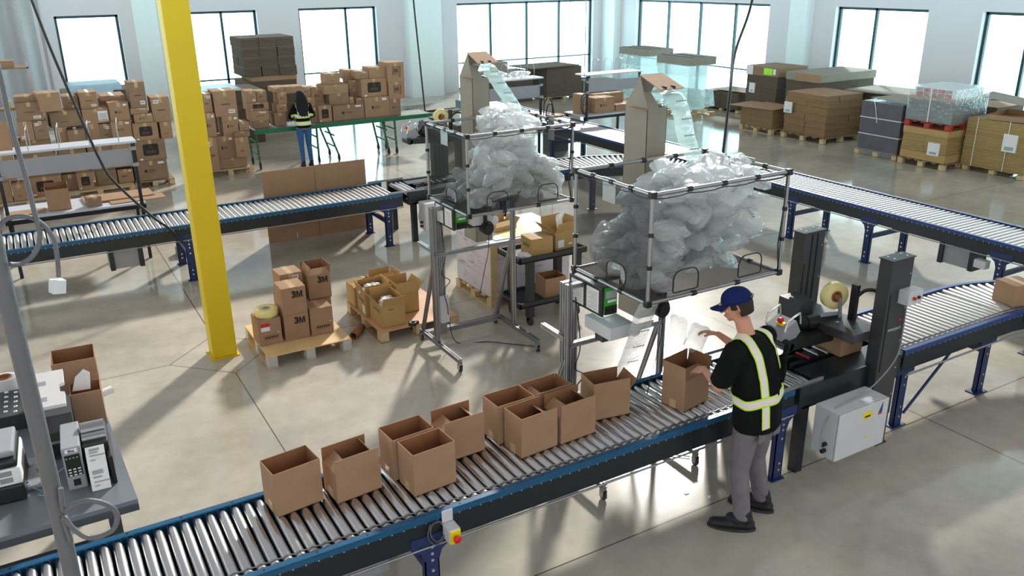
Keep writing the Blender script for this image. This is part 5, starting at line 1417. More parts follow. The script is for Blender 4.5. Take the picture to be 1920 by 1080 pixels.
# the tall folded cardboard sheet behind the rear conveyor
t = thing('cardboard_sheet', (3.05, 12.84, 0), 'large scored cardboard sheet standing on edge behind the rear conveyor', 'cardboard')
MB().box(0, .82, 0, .012, 0, 1.13).build('panel', 'card', t)
MB().box(.82, 1.66, 0, .012, 0, 1.14).build('panel', 'card', t)
MB().box(.817, .823, -.001, 0, 0, 1.12).build('score_line', 'ink', t); MB().box(.45, .46, -.002, 0, .02, .1).build('paper_tag', 'white', t)
M['dummy'] = M['card']

# ------------------------------------------------------------------ palletised flat cartons on the right and along the walls
def bundle_stack(x, y, w_, d, z0, h_, nx, ny, nz, label, group, mats=('layers', 'layers'), jit=.012, seed=0, topm='card', single=False):
    """a stack of bundles of flattened cartons; every bundle an object"""
    rnd = random.Random(seed); bw, bd, bh_ = w_ / nx, d / ny, h_ / nz
    m = MB(); m.box(.004, bw - .004, .004, bd - .004, 0, bh_ - .004, 0)
    nl = max(3, int(bh_ / .03)); 
    for i in range(nl):
        j = rnd.uniform(-.004, .006); m.box(.002 - j, bw - .002 + j * .5, .002 - j, bd - .002 + j, i * bh_ / nl, (i + .8) * bh_ / nl - .002, 0)
    m.box(.002, bw - .002, .002, bd - .002, bh_ - .006, bh_ - .002, 1)
    first = None
    for k_ in range(nz):
        for i in range(nx):
            for j in range(ny):
                if 0 < i < nx - 1 and 0 < j < ny - 1 and k_ < nz - 1: continue
                if i > 0 and j > 0 and k_ < nz - 1: continue
                if first is None: o_ = m.build('carton_bundle', [mats[0], topm]); first = o_
                else: o_ = first.copy(); COL.objects.link(o_)
                o_.location = (x + i * bw + rnd.uniform(-jit, jit) * .3 , y + j * bd + rnd.uniform(-jit, jit) * .3, z0 + k_ * bh_); o_.rotation_euler = (0, 0, R(rnd.uniform(-.4, .4)))
                pos = [[''], ['near', 'far'], ['near', 'middle', 'far']][ny - 1][j]; ps2 = [[''], ['left', 'right'], ['left', 'middle', 'right']][nx - 1][i]
                lay = 'top layer' if k_ == nz - 1 and nz > 1 else ['bottom layer', 'second layer', 'third layer', 'fourth layer', 'fifth layer', 'sixth layer'][k_] if nz > 1 else ''
                if nx * ny * nz == 1: tag(o_, label, 'cardboard bundle')
                else: tag(o_, label + ', ' + ', '.join(q for q in (lay, (pos + ' ' + ps2).strip()) if q), 'cardboard bundle', group)
def sheet(x, y, z, w_, d, label, rz=0, m_='card', h_=.008, tilt=0, name='cardboard_sheet', cat='cardboard'):
    o_ = MB().box(0, w_, 0, d, 0, h_).build(name, m_); o_.location = (x, y, z); o_.rotation_euler = (R(tilt), 0, R(rz)); tag(o_, label, cat); return o_
def paper(parent_x, y, z, w_, h_, face, label):
    m = MB()
    if face == 'x': m.box(-.004, .03, 0, w_, 0, h_).box(-.006, 0, .05, w_ - .05, .03, h_ * .3, 1)
    else: m.box(0, w_, -.004, 0, 0, h_).box(.05, w_ - .05, -.006, 0, .03, h_ * .3, 1)
    o_ = m.build('paper_label', ['white', 'greylab']); o_.location = (parent_x, y, z); tag(o_, label, 'paper label'); return o_
PW = 'wooden_pallet'
# P1 low
pallet(16.30, 15.10, .95, 1.12, 'wooden pallet under the low sheet-topped stack near the right wall', .13, wood='wood')
bundle_stack(16.31, 15.12, .92, 1.08, .132, .50, 2, 3, 2, 'flat carton bundle in the low sheet-topped stack', 'low stack bundles', ('layers', 'layers'), seed=1)
sheet(16.16, 15.0, .64, .95, 1.35, 'loose tan cardboard sheet lying askew on the low stack', 8)
# P2 tall uneven
pallet(16.35, 13.52, 1.30, 1.32, 'wooden pallet under the tall uneven stack of flat cartons', .14, wood='wood_old', name='pallet')
bundle_stack(16.40, 13.56, 1.22, 1.26, .142, .98, 3, 2, 6, 'flat carton bundle in the tall uneven stack', 'tall uneven stack bundles', ('layers', 'layers'), seed=2, jit=.05)
paper(16.32, 14.55, .62, .24, .26, 'x', 'white paper label hanging at the far corner of the tall uneven stack')
# P3 dark wrapped
pallet(16.22, 11.45, 1.15, 1.08, 'wooden pallet under the dark film-wrapped stack', .12, wood='wood_old')
t = thing('wrapped_stack', (16.24, 11.47, .122), 'dark grey film-wrapped stack with pale straps near the right wall', 'wrapped stack')
MB().box(0, 1.1, 0, 1.03, 0, 1.06, bev=.02).build('load', 'wrapdark', t)
MB().box(-.012, 1.11, -.012, 1.04, -.1, .02).build('film_skirt', 'film', t)
for z in (.34, .70): MB().box(-.008, 1.1, -.008, 1.035, z, z + .018).build('strap', 'refl', t)
MB().tube(smoothpts([(0, .85, 1.08), (-.02, .7, 1.05), (-.02, .62, .8), (-.02, .58, .62)]), .008, 6).tube(smoothpts([(0, .9, 1.07), (.3, .7, 1.1), (.7, .9, 1.075)]), .008, 6).build('loose_strap', 'refl', t)
sheet(16.3, 11.35, 1.20, .95, 1.05, 'grey cardboard sheet loose on the dark wrapped stack', -4, 'card_grey', tilt=2)
# P4 double
pallet(16.14, 10.28, 1.22, 1.08, 'wooden pallet at the bottom of the double-height stack', .14, wood='wood_old')
bundle_stack(16.18, 10.32, 1.1, 1.02, .142, .66, 2, 2, 2, 'flat carton bundle under the red pallet', 'bundles under the red pallet', ('layers_gd', 'x'), seed=4, topm='card2')
m = MB().box(-.006, 0, 0, 1.03, 0, .16).box(0, 1.1, -.006, 0, 0, .16); o = m.build('cardboard_band', 'card2'); o.location = (16.17, 10.31, .15); tag(o, 'tan cardboard band around the foot of the double-height stack', 'cardboard')
m = MB().box(-.006, 0, 0, 1.03, 0, .12).box(0, 1.1, -.006, 0, 0, .12); o = m.build('cardboard_band', 'card2'); o.location = (16.17, 10.31, .68); tag(o, 'tan cardboard band just beneath the red pallet', 'cardboard')
paper(16.15, 10.45, .28, .26, .26, 'x', 'white paper label on the stack below the red pallet')
pallet(16.16, 10.30, 1.15, 1.04, 'red pallet in the middle of the double-height stack', .12, wood='redpal', blocks='redpal', z=.806)
t = thing('wrapped_stack', (16.2, 10.32, .928), 'upper film-wrapped stack on the red pallet', 'wrapped stack')
MB().box(0, 1.08, 0, 1.0, 0, .44, bev=.01).build('load', 'layers_gy', t)
MB().box(-.02, 1.1, -.02, 1.02, .44, .50, bev=.01).build('top_board', 'card', t)
m = MB().box(.06, 1.02, .06, .96, .50, .68, bev=.01); m.build('white_cartons', 'white', t)
m = MB()
for i in range(5):
    for j in range(2): m.box(.052, .06, .12 + .16 * i, .26 + .16 * i, .51 + .085 * j, .585 + .085 * j, (i + j) % 2)
m.build('carton_ends', ['redlab', 'card_grey'], t)
MB().box(-.025, 1.10, -.025, 1.03, .0, .70, bev=.02).build('film', 'film', t)
MB().box(-.028, -.024, .5, .52, 0, .68).build('strap', 'refl', t)
# P5 large brown
pallet(16.66, 8.96, 1.3, 1.26, 'dark pallet under the large golden brown stack at the right edge', .12, wood='wood_old')
bundle_stack(16.62, 8.96, 1.3, 1.28, .122, .96, 2, 3, 3, 'flat carton bundle in the large golden brown stack', 'large golden brown stack bundles', ('layers_gd', 'x'), seed=5, topm='card')
for y in (9.35, 10.0): 
    o = MB().box(-.012, -.006, 0, .014, 0, .98).build('strap', 'refl'); o.location = (16.61, y, .12); tag(o, 'pale strap on the large golden brown stack, %s of two' % ('nearer' if y < 9.5 else 'farther'), 'strap')
paper(16.595, 9.16, .52, .28, .34, 'x', 'white paper label on the large golden brown stack at the right edge')
t = open_carton(16.75, 8.75, 1.09, 1.0, 1.1, .10, 10, (None,) * 4, .1, 'shallow tan carton lid on the large golden brown stack')
sheet(17.4, 9.6, 1.30, .9, .9, 'grey sheet leaning on top of the large golden brown stack', 14, 'card_grey', tilt=8)
# back row P6 P7 P8 P9
pallet(17.55, 16.2, 1.1, 1.15, 'pallet under the stack with the lime label by the right wall', .12)
bundle_stack(17.55, 16.22, 1.05, 1.1, .122, 1.1, 2, 2, 3, 'flat carton bundle below the lime-labelled tray', 'lime-labelled stack bundles', ('layers_dk', 'x'), seed=6, topm='card3')
o = MB().box(0, 1.1, 0, 1.14, 0, .24, bev=.01).build('carton_tray', 'card3'); o.location = (17.53, 16.2, 1.225); tag(o, 'upside-down carton tray with lime label on the stack by the right wall', 'box')
MB().box(-.006, 0, .2, .5, .04, .21).box(-.006, 0, .9, 1.14, 0, .24, 1).box(-.006, 0, .08, .17, .06, .2, 1).build('paper_label', ['limelab', 'white'], o)
paper(17.52, 16.98, .75, .2, .26, 'x', 'white paper label at the far corner of the lime-labelled stack')
pallet(17.5, 14.75, 2.1, 1.15, 'long pallet under the stack with a hanging cardboard cover', .12)
bundle_stack(17.5, 14.77, 2.05, 1.1, .122, 1.1, 3, 2, 3, 'flat carton bundle in the long covered stack', 'long covered stack bundles', ('layers_dk', 'x'), seed=7, topm='card3')
o = MB().box(0, 2.1, 0, 1.14, 0, .20, bev=.02).build('cardboard_cover', 'card_grey'); o.location = (17.48, 14.75, 1.225); tag(o, 'pale folded cardboard cover over the long stack by the right wall', 'cardboard')
MB().box(-.02, 0, .0, .8, .0, .2).build('front_flap', 'card', o)
paper(17.46, 15.55, .55, .22, .26, 'x', 'white paper label on the long covered stack')
pallet(17.95, 12.6, 1.2, 1.6, 'pallet under the sheet-topped stack behind the dark wrapped stack', .12)
bundle_stack(17.95, 12.62, 1.2, 1.55, .122, .98, 2, 2, 4, 'flat carton bundle behind the dark wrapped stack', 'stack bundles behind the wrapped stack', ('layers_dk', 'x'), seed=8, topm='card_grey')
sheet(17.8, 12.5, 1.11, 1.35, 1.7, 'pale grey cardboard sheet with curled edge behind the dark wrapped stack', 3, 'card_grey', .02)
bundle_stack(18.2, 10.6, 1.0, 1.5, 0, 1.08, 1, 2, 3, 'dark carton bundle behind the double-height stack', 'wall-side dark bundles', ('layers_dk', 'x'), seed=9)
# small stacks by window 5
bundle_stack(18.0, 18.05, 1.0, 1.4, .10, .46, 1, 2, 1, 'carton bundle in the small dark window stack', 'small window-side stack bundles', ('layers_dk', 'x'), seed=10, topm='card3')
pallet(18.0, 18.0, 1.05, 1.45, 'pallet of the small dark stack under the right window', .10, wood='wood_old')
bundle_stack(18.1, 19.55, 1.0, 1.3, .001, .30, 1, 1, 1, 'very low dark carton stack near the window corner', None, ('layers_dk', 'x'), seed=11, topm='card3')
sheet(18.1, 17.6, .60, .9, 1.5, 'dark curled sheet on the small window-side stack', 5, 'layers_dk')
# film stacks near corner
M['palebl'] = mat('pale_blue_sheet', srgb(205, 228, 238), .5)
def topped(x, y, w_, d, z0, h_, label, film=True):
    t_ = thing('tray_stack', (x, y, z0), label, 'box stack')
    MB().box(0, w_, 0, d, 0, h_, bev=.01).build('tray', 'card_grey', t_); MB().box(.12, .16, -.0, d, h_, h_ + .01).box(.5, .55, 0, d, h_, h_ + .01).build('slot', 'ink', t_)
    mm_ = MB(); rr_ = [(0, 0), (w_, 0), (w_, d), (0, d)]; cx_, cy_ = w_ / 2, d / 2
    MB().box(.16, w_ - .16, .16, d - .16, -1.34 + (1.48 - z0), -.005, bev=.03).build('load', 'strip', t_)
    if film:
        vs_ = []
        for zz, k__ in ((.04, 1.03), (-.3, .93), (-.7, .96), (-1.25 + (1.48 - z0), 1.05)):
            for (a_, b__) in rr_: vs_.append((cx_ + (a_ - cx_) * k__, cy_ + (b__ - cy_) * k__, zz))
        mm_.add(vs_, [(4 * i + j, 4 * i + (j + 1) % 4, 4 * i + 4 + (j + 1) % 4, 4 * i + 4 + j) for i in range(3) for j in range(4)], 0, False)
        mm_.build('film', 'film', t_)
    return t_
topped(16.7, 20.6, 1.0, 1.4, 1.48, .20, 'tall film-wrapped tray stack by the corner window')
topped(16.4, 18.4, 1.0, 1.4, 1.40, .22, 'nearer film-wrapped tray stack by the corner window, lower of the two')
pallet(16.5, 20.3, 1.1, 1.6, 'pallet of the taller film-wrapped tray stack', .11); pallet(16.2, 18.2, 1.1, 1.6, 'pallet of the nearer film-wrapped tray stack', .11)
# brown stack by the back window
bundle_stack(14.9, 23.4, 1.35, 1.2, .1, .92, 2, 1, 1, 'dull brown carton bundle before the long back window', 'dull brown bundles by the back window', ('layers_dk', 'x'), seed=14, topm='card3')
pallet(14.9, 23.4, 1.4, 1.2, 'pallet under the dull brown stack before the long back window', .1, wood='wood_old')
sheet(14.2, 23.2, 1.04, 1.9, 1.3, 'dark floppy cardboard sheets on the dull brown stack', 3, 'layers_dk', .03)
bundle_stack(12.9, 23.6, 1.6, 1.0, .0, .95, 1, 1, 1, 'brown carton stack left of the dull brown stack by the back window', None, ('layers_dk', 'x'), seed=15, topm='card_grey')
bundle_stack(16.9, 23.6, 1.2, 1.0, .0, .42, 1, 1, 1, 'low dark stack right of the dull brown stack', None, ('layers_dk', 'x'), seed=15, topm='card_grey')
o = MB().cyl((0, 0, 0), (0, 0, .3), .27, 28).build('round_tub', 'card_grey'); o.location = (13.5, 24.0, .955); tag(o, 'round grey tub on the brown stack by the back window', 'tub')
# tall stack of flats by the second window + dark ones beneath
pallet(5.32, 23.0, 1.38, 1.2, 'pallet under the tall dark column of flat cartons by the back windows', .12)
bundle_stack(5.33, 23.0, 1.36, 1.2, .122, 1.18, 2, 1, 2, 'lower carton bundle of the tall dark column', 'lower bundles of the tall dark column', ('layers_dk', 'x'), seed=16, topm='card')
o = MB().box(0, 1.2, 0, 1.1, 0, .12).build('cardboard_band', 'card'); o.location = (5.5, 23.0, 1.303); tag(o, 'tan carton layer halfway up the tall dark column', 'cardboard')
bundle_stack(5.33, 22.95, 1.36, 1.2, 1.425, .98, 3, 2, 4, 'upper carton bundle of the tall dark column', 'upper bundles of the tall dark column', ('layers_dk', 'x'), seed=17, topm='card_grey', jit=.06)
bundle_stack(3.4, 21.4, 1.9, 1.1, 0, 1.32, 2, 1, 3, 'dark bundle in wide stack behind green conveyor', 'wide dark stack bundles', ('layers_dk', 'x'), seed=18, topm='card_grey')
sheet(3.5, 21.2, 1.325, 1.3, 1.2, 'pale sheet on top of the wide dark stack right of the yellow column', 0, 'shelf', .05)
bundle_stack(1.0, 22.0, 1.6, 1.1, 0, 1.45, 1, 1, 3, 'dark bundle in stack below left window', 'dark stack bundles below the left window', ('layers_dk', 'x'), seed=19, topm='card_grey')
M['palebl'] = mat('pale_blue_sheet', srgb(178, 206, 226), .5)
o = MB().box(0, 1.1, 0, 1.0, 0, .16, bev=.05).build('foam_sheets', 'palebl'); o.location = (1.15, 21.9, 1.455); tag(o, 'pale blue padded sheets draped on the stack below the left window', 'sheets')
MB().box(.3, .9, -.06, 0, -.14, .15).build('hanging_edge', 'palebl', o)
# sheets on the floor by the pilaster
for i, (x, y, a, mm) in enumerate(((12.4, 23.6, 10, 'card_grey'), (12.9, 24.3, -6, 'card3'), (11.6, 24.0, 4, 'card_grey'))):
    sheet(x - 1.2, y - .6, .02 + .012 * i, 2.2, 1.2, 'flat cardboard sheet on the floor by the pilaster, %s' % ['nearest', 'upper', 'left'][i], a, mm, .01)
# heap pallets
pallet(1.78, 17.85, .74, .8, 'pallet under the tall logo-printed stack left of the yellow column', .13, wood='wood_old')
pallet(3.2, 18.05, .95, .8, 'pallet under the cartons right of the yellow column', .13, wood='wood')
pallet(.5, 17.6, 1.25, .85, 'pallet under the middle stacks behind the left bench', .13, wood='wood')
pallet(-.68, 17.4, 1.2, .85, 'pallet under the broad stacks at the far left', .13, wood='wood')
# green conveyor
gc = thing('green_conveyor', (4.28, 18.22, 0), 'green skate conveyor on caster legs carrying many cartons', 'conveyor')
for y in (0, .7):
    MB().box(0, 4.15, y, y + .035, .76, .85).build('side_rail', 'greenp', gc)
src_ = MB().cyl((0, .03, 0), (0, .7, 0), .024, 10).build('roller', 'roller2', gc)
for i in range(54):
    o_ = src_ if i == 0 else dup_child(src_, gc); o_.location = (.05 + .0762 * i, 0, .833)
def gleg(x, y, lean=0):
    m = MB(); m.cyl((x, y, .78), (x + lean, y, .12), .026, 4)
    for z in (.2, .32, .44, .56): m.cyl((x + lean * (.78 - z) / .66, y - .03, z), (x + lean * (.78 - z) / .66, y - .024, z), .009, 6, 1)
    l_ = m.build('leg', ['greenp', 'bolt'], gc); MB().cyl((x + lean - .015, y, .06), (x + lean + .015, y, .06), .06, 14).box(x + lean - .02, x + lean + .02, y - .02, y + .02, .06, .14).build('caster', 'black', l_)
for y in (.03, .68):
    for x, ln in ((.04, .02), (1.36, 0), (1.60, .22), (2.9, .12), (3.2, .02)): gleg(x, y, ln)
for x in (1.36, 1.75, 3.0, 3.2, .06): MB().box(x - .01, x + .01, .03, .68, .3, .33).box(x - .01, x + .01, .03, .68, .55, .58).build('cross_bar', 'greenp', gc)

# ------------------------------------------------------------------ packing benches
def bench(x0, x1, y0, depth, zt_, label, shelf_z, p0, p1, post_y=0.0, wires=True, legd=True):
    t_ = thing('packing_bench', (x0, y0, 0), label, 'packing bench'); W_ = x1 - x0
    MB().box(0, W_, 0, depth, zt_ - .03, zt_, bev=.003).build('worktop', 'shelf', t_)
    MB().box(0, W_, 0, .03, zt_ - .09, zt_ - .03).box(0, W_, depth - .03, depth, zt_ - .09, zt_ - .03).build('apron', 'black', t_)
    for x in (.03, W_ - .08):
        for y in (.02, depth - .07): MB().box(x, x + .045, y, y + .045, 0, zt_ - .03).build('leg', 'black', t_)
        MB().box(x, x + .045, post_y - .04, post_y, zt_ - .25, shelf_z - .02).build('upright', 'black', t_)
        MB().box(x - .02, x + .065, post_y - .055, post_y - .04, p1 - .03, p1 + .02).box(x - .02, x + .065, post_y - .055, post_y - .04, p0 - .02, p0 + .03).build('bracket', 'grey', t_)
    MB().box(.06, W_ - .06, post_y - .03, post_y - .02, p0, p1).build('back_panel', 'grey', t_)
    MB().box(-.02, W_, post_y - .05, post_y + .36, shelf_z - .03, shelf_z, bev=.003).build('shelf', 'shelf', t_)
    if wires:
        n = 5
        for i in range(n):
            x = .08 + (W_ - .3) * i / (n - 1)
            MB().tube(smoothpts([(x, post_y - .02, shelf_z), (x, post_y - .02, shelf_z + .2), (x + .01, post_y + .03, shelf_z + .27), (x + .03, post_y + .16, shelf_z + .3), (x + .04, post_y + .3, shelf_z + .26), (x + .04, post_y + .33, shelf_z)]), .006, 6).build('wire_divider', 'steel', t_)
    return t_
bench(-.40, 1.40, 13.05, .78, .86, 'left packing bench with grey back panel and wire dividers on its shelf', 1.76, 1.42, 1.66)
bench(-2.3, -.45, 13.05, .78, .86, 'packing bench continuing past the left edge of the photo', 1.72, 1.38, 1.62)
bench(11.05, 12.62, 15.78, .80, .86, 'packing bench with brown cartons beside the navy conveyor', 1.77, 1.38, 1.62)
bench(8.35, 9.95, 15.8, .80, .86, 'packing bench behind the rear chute with a shelf full of plastic bags', 1.80, 1.38, 1.64)
open_carton(.15, 13.2, .862, .29, .26, .30, 0, (None, 10, None, 4), .05, 'open brown carton standing on the left packing bench')
o = sealed_carton(.66, .84, 13.12, .18, .862, 1.0, '', 12, 'card3'); tag(o, 'small brown carton on the left packing bench', 'box')
sheet(-.38, 13.15, .862, .5, .3, 'flat tan cardboard at the left end of the packing bench', 0)
sheet(.62, 13.32, .87, .95, .45, 'wide flat tan cardboard on the right end of the left bench', 2, 'card', .02)
sheet(.95, 13.12, .865, .75, .28, 'tan cardboard sheet overhanging the right end of the left bench', 3)
sheet(-.62, 13.0, 1.80, .5, .02, 'tan sheet leaning over the left end of the bench shelf', 0, 'card', .4, -30)
o = sealed_carton(1.36, 1.62, 12.95, .2, .3, .42, '', 0, 'card3'); o.location = (1.7, 12.9, 0); tag(o, 'small brown carton on the floor right of the left bench', 'box')
GB = 'cartons on the bench beside the navy conveyor'
for (x0, x1, y, d, z0, z1, mk, lb) in ((11.46, 12.02, 15.95, .4, .862, 1.2, 'm', 'biggest brown carton on the bench beside the navy conveyor'), (11.12, 11.36, 16.05, .3, .862, 1.3, 'w', 'upright carton by the left post of the navy-side bench'),
      (12.06, 12.60, 15.95, .4, .862, 1.01, '', 'low wide carton at the right of the navy-side bench'), (11.75, 12.60, 16.38, .2, .862, 1.22, '', 'long carton at the back of the navy-side bench')):
    o = sealed_carton(x0, x1, y, d, z0, z1, mk, 0, 'card'); tag(o, lb, 'box', GB)
o = sealed_carton(10.62, 10.98, 16.4, .35, .6, .82, '', 0, 'card'); tag(o, 'carton at the left of the navy-side bench', 'box', GB)
o = MB().box(-.02, .42, -.02, .4, 0, .6).build('stool_table', 'dark'); o.location = (10.60, 16.38, 0); tag(o, 'low dark stand holding a carton beside the navy-side bench', 'stand')
t = thing('cable_coil', (11.0, 15.72, 1.15), 'coil of black cable hanging on the left post of the navy-side bench', 'cable')
MB().tube([(.09 * math.cos(a / 16 * 6.28), -.01 * (a % 3), .22 * math.sin(a / 16 * 6.28)) for a in range(16)], .012, 6, closed=True).tube([(.07 * math.cos(a / 16 * 6.28) + .02, -.02, .2 * math.sin(a / 16 * 6.28) - .05) for a in range(16)], .012, 6, closed=True).build('coil', 'cable', t)
t = thing('cable_coil', (10.02, 15.68, 1.1), 'coil of black cable hanging on the bench post behind the rear chute', 'cable')
MB().tube([(.12 * math.cos(a / 16 * 6.28), -.01 * (a % 3), .26 * math.sin(a / 16 * 6.28)) for a in range(16)], .014, 6, closed=True).tube([(.1 * math.cos(a / 16 * 6.28) + .04, -.02, .24 * math.sin(a / 16 * 6.28) - .1) for a in range(16)], .014, 6, closed=True).build('coil', 'cable', t)
t = thing('desk_printer', (9.25, 15.95, .862), 'dark printer on the bench behind the rear chute', 'printer')
MB().box(0, .5, 0, .4, 0, .24, bev=.03).build('body', 'rubber', t); MB().box(.05, .45, -.05, 0, .04, .08).build('paper_tray', 'white', t)
t = thing('desk_printer', (8.55, 16.0, .862), 'white printer with dark lid on the bench behind the rear chute', 'printer')
MB().box(0, .45, 0, .4, 0, .22, bev=.02).build('body', 'white', t); MB().box(.02, .43, .02, .38, .22, .26, bev=.02).build('lid', 'rubber', t)
bag(8.9, 16.0, 1.88, (.3, .14, .08), 'clear plastic bags heaped on the shelf behind the rear chute', 'film', 'bags'); bag(9.5, 16.0, 1.87, (.25, .14, .07), 'clear plastic bags at the right end of the shelf behind the rear chute', 'film', 'bags')
o = sealed_carton(7.6, 8.1, 16.9, .4, .6, 1.2, '', 0, 'card_grey'); o.location = (8.4, 17.9, 0); tag(o, 'grey carton behind the person in the orange vest', 'box')
t = thing('desk_printer', (7.5, 13.3, .9), 'dark grey device on the stand behind the rear tape machine', 'device'); MB().box(0, .5, 0, .4, 0, .25, bev=.04).build('body', 'rubber', t); MB().box(.1, .3, .1, .3, .25, .28).build('lid', 'white', t)
MB().box(.05, .1, .05, .1, -.9, 0).box(.4, .45, .05, .1, -.9, 0).box(.05, .1, .3, .35, -.9, 0).box(.4, .45, .3, .35, -.9, 0).box(0, .5, 0, .4, -.04, 0).build('stand_frame', 'dark', t)
# rack at the left edge behind the heap
t = thing('storage_rack', (-.55, 19.3, 0), 'tall steel storage rack at the far left behind the carton heap', 'shelf rack')
for x in (0, .9):
    for y in (0, .4): MB().box(x, x + .03, y, y + .03, 0, 2.4).build('post', 'steel', t)
for z in (.9, 1.5, 2.28): MB().box(0, .93, 0, .43, z, z + .03).build('shelf', 'card3', t)
o = sealed_carton(-.45, .15, 19.32, .38, 2.312, 2.44, '', 0, 'card3'); tag(o, 'flat brown carton on the top shelf of the far-left rack', 'box')
o = MB().cyl((0, 0, 0), (0, 0, .14), .06, 16).cyl((0, 0, .14), (0, 0, .19), .025, 12).build('bottle', 'ybox'); o.location = (-.1, 19.5, 1.532); tag(o, 'yellow jug on the far-left rack', 'jug')
o = MB().box(0, .22, 0, .15, 0, .2, bev=.04).build('bottle', 'shelf'); o.location = (.02, 19.45, 1.532); tag(o, 'pale plastic canister beside the yellow jug on the rack', 'canister')
o = sealed_carton(.2, .36, 19.35, .3, 1.532, 1.75, '', 0, 'card3'); tag(o, 'small carton at the right end of the rack shelf', 'box')

# ------------------------------------------------------------------ foreground desk and its devices
t = thing('work_desk', (-1.35, 5.05, 0), 'slate grey work desk in the lower left corner', 'desk')
MB().prism([(0, 0), (1.56, 0), (1.50, 1.75), (0, 1.75)], 'z', .87, .90).build('desktop', 'desk', t)
MB().box(0, 1.56, 0, .035, .82, .87).box(1.47, 1.5, .03, 1.7, .82, .87).build('apron', 'deskleg', t)
for x, y in ((1.38, .1), (.05, .1), (1.38, 1.6), (.05, 1.6)): MB().box(x, x + .07, y, y + .07, 0, .84).build('leg', 'deskleg', t)
MB().box(.1, 1.4, .11, .15, .55, .62).box(.1, 1.4, .11, .15, .3, .36).build('cross_brace', 'deskleg', t)
ZD = .901
# label printer with printed labels
t = thing('label_printer', (-.15, 5.36, ZD), 'grey label printer with keypad and a long strip of printed labels', 'printer', None, R(-3))
MB().box(0, .11, 0, .36, 0, .30, bev=.01).build('control_side', 'grey', t)
m = MB().box(.012, .098, -.003, 0, .1, .25).box(.02, .09, -.002, 0, .265, .29, 1).box(.035, .075, -.003, 0, .03, .075)
for i in range(4): m.box(.018 + .02 * i, .026 + .02 * i, -.006, 0, .225, .232, 2)
for i in range(3):
    for j in range(3): m.box(.02 + .027 * i, .036 + .027 * i, -.006, 0, .105 + .02 * j, .113 + .02 * j, 1)
m.build('keypad_panel', ['black', 'white', 'led'], t)
text_mesh('iBea', .022, 'txtdark', t, 'printed_name', (.055, -.0035, .277), (math.pi / 2, 0, 0), .0004)
MB().box(.115, .27, .06, .36, 0, .26, bev=.01).box(.25, .28, -.04, .3, 0, .2, bev=.008).build('media_bay', 'black', t)
MB().cyl((.12, .22, .29), (.26, .22, .29), .05, 20).cyl((.12, .14, .27), (.26, .14, .27), .03, 16).build('ribbon_roll', 'alu', t)
m = MB(); st = [(.05, .25), (.0, .22), (-.05, .14), (-.075, .04), (-.08, .003)]
vs = []
for (y, z) in st:
    for x in (.13, .24): vs.append((x, y, z))
m.add(vs, [(2 * i, 2 * i + 1, 2 * i + 3, 2 * i + 2) for i in range(4)], 0)
P_ = []
for k_, f0 in enumerate((.12, .55)):
    for row in range(4):
        tt = f0 + row * .075
        seg_ = tt * 4; i = min(3, int(seg_)); fr_ = seg_ - i
        y = st[i][0] + (st[i + 1][0] - st[i][0]) * fr_; z = st[i][1] + (st[i + 1][1] - st[i][1]) * fr_
        wd_ = (.06, .05, .09, .03)[row]; hh_ = (.028, .01, .008, .008)[row] if row else .026
        m.box(.15, .15 + wd_, y - .006, y - .003, z - hh_ / 2, z + hh_ / 2, 1)
m.build('label_strip', ['white', 'greylab'], t)
# black thermal printer with white cardboard on top
t = thing('thermal_printer', (-.245, 5.82, ZD), 'black thermal printer with a white carton sheet resting on its lid', 'printer', None, R(-2))
MB().prism([(0, 0), (.42, 0), (.42, .27), (.12, .27), (0, .20)], 'x', 0, .19).build('body', 'rubber', t)
MB().box(.01, .18, -.003, 0, .02, .14).box(.03, .16, -.005, -.002, .12, .14, 1).build('front', ['black', 'steel'], t)
MB().box(-.03, -.005, .02, .42, 0, .28).build('side_wall', 'grey', t)
o = MB().prism([(0, 0), (.2, 0), (.2, .11), (.17, .12), (.17, .19), (.2, .2), (.2, .33), (0, .33)], 'z', 0, .03).build('folded_box', 'white'); o.location = (-.27, 5.96, 1.215); o.rotation_euler = (R(22), 0, R(-4)); tag(o, 'white folded carton resting on the black thermal printer', 'box')
MB().box(.03, .09, .05, .09, .030, .0305).box(.03, .09, .2, .24, .030, .0305).build('printed_square', 'greylab', o)
# open cartons on the desk
open_carton(-.04, 6.2, ZD, .20, .20, .27, -3, (None, None, None, None), .1, 'small open brown carton with white paper on the desk')
o = MB().prism([(0, 0), (.12, 0), (.13, .12), (.09, .15), (.03, .1)], 'y', 0, .004).build('paper_sheet', 'white'); o.location = (-.02, 6.33, 1.14); o.rotation_euler = (R(-20), 0, R(-10)); tag(o, 'crumpled white paper sticking out of the small desk carton', 'paper')
open_carton(-.12, 6.46, ZD, .29, .28, .42, -3, (None, None, None, None), .1, 'tall open brown carton at the back of the desk')
o = MB().cyl((0, 0, 0), (.14, 0, .0), .03, 14).build('paper_roll', 'white'); o.location = (.12, 6.62, .931); o.rotation_euler = (0, 0, R(25)); tag(o, 'white rolled paper at the back right desk corner', 'paper roll')
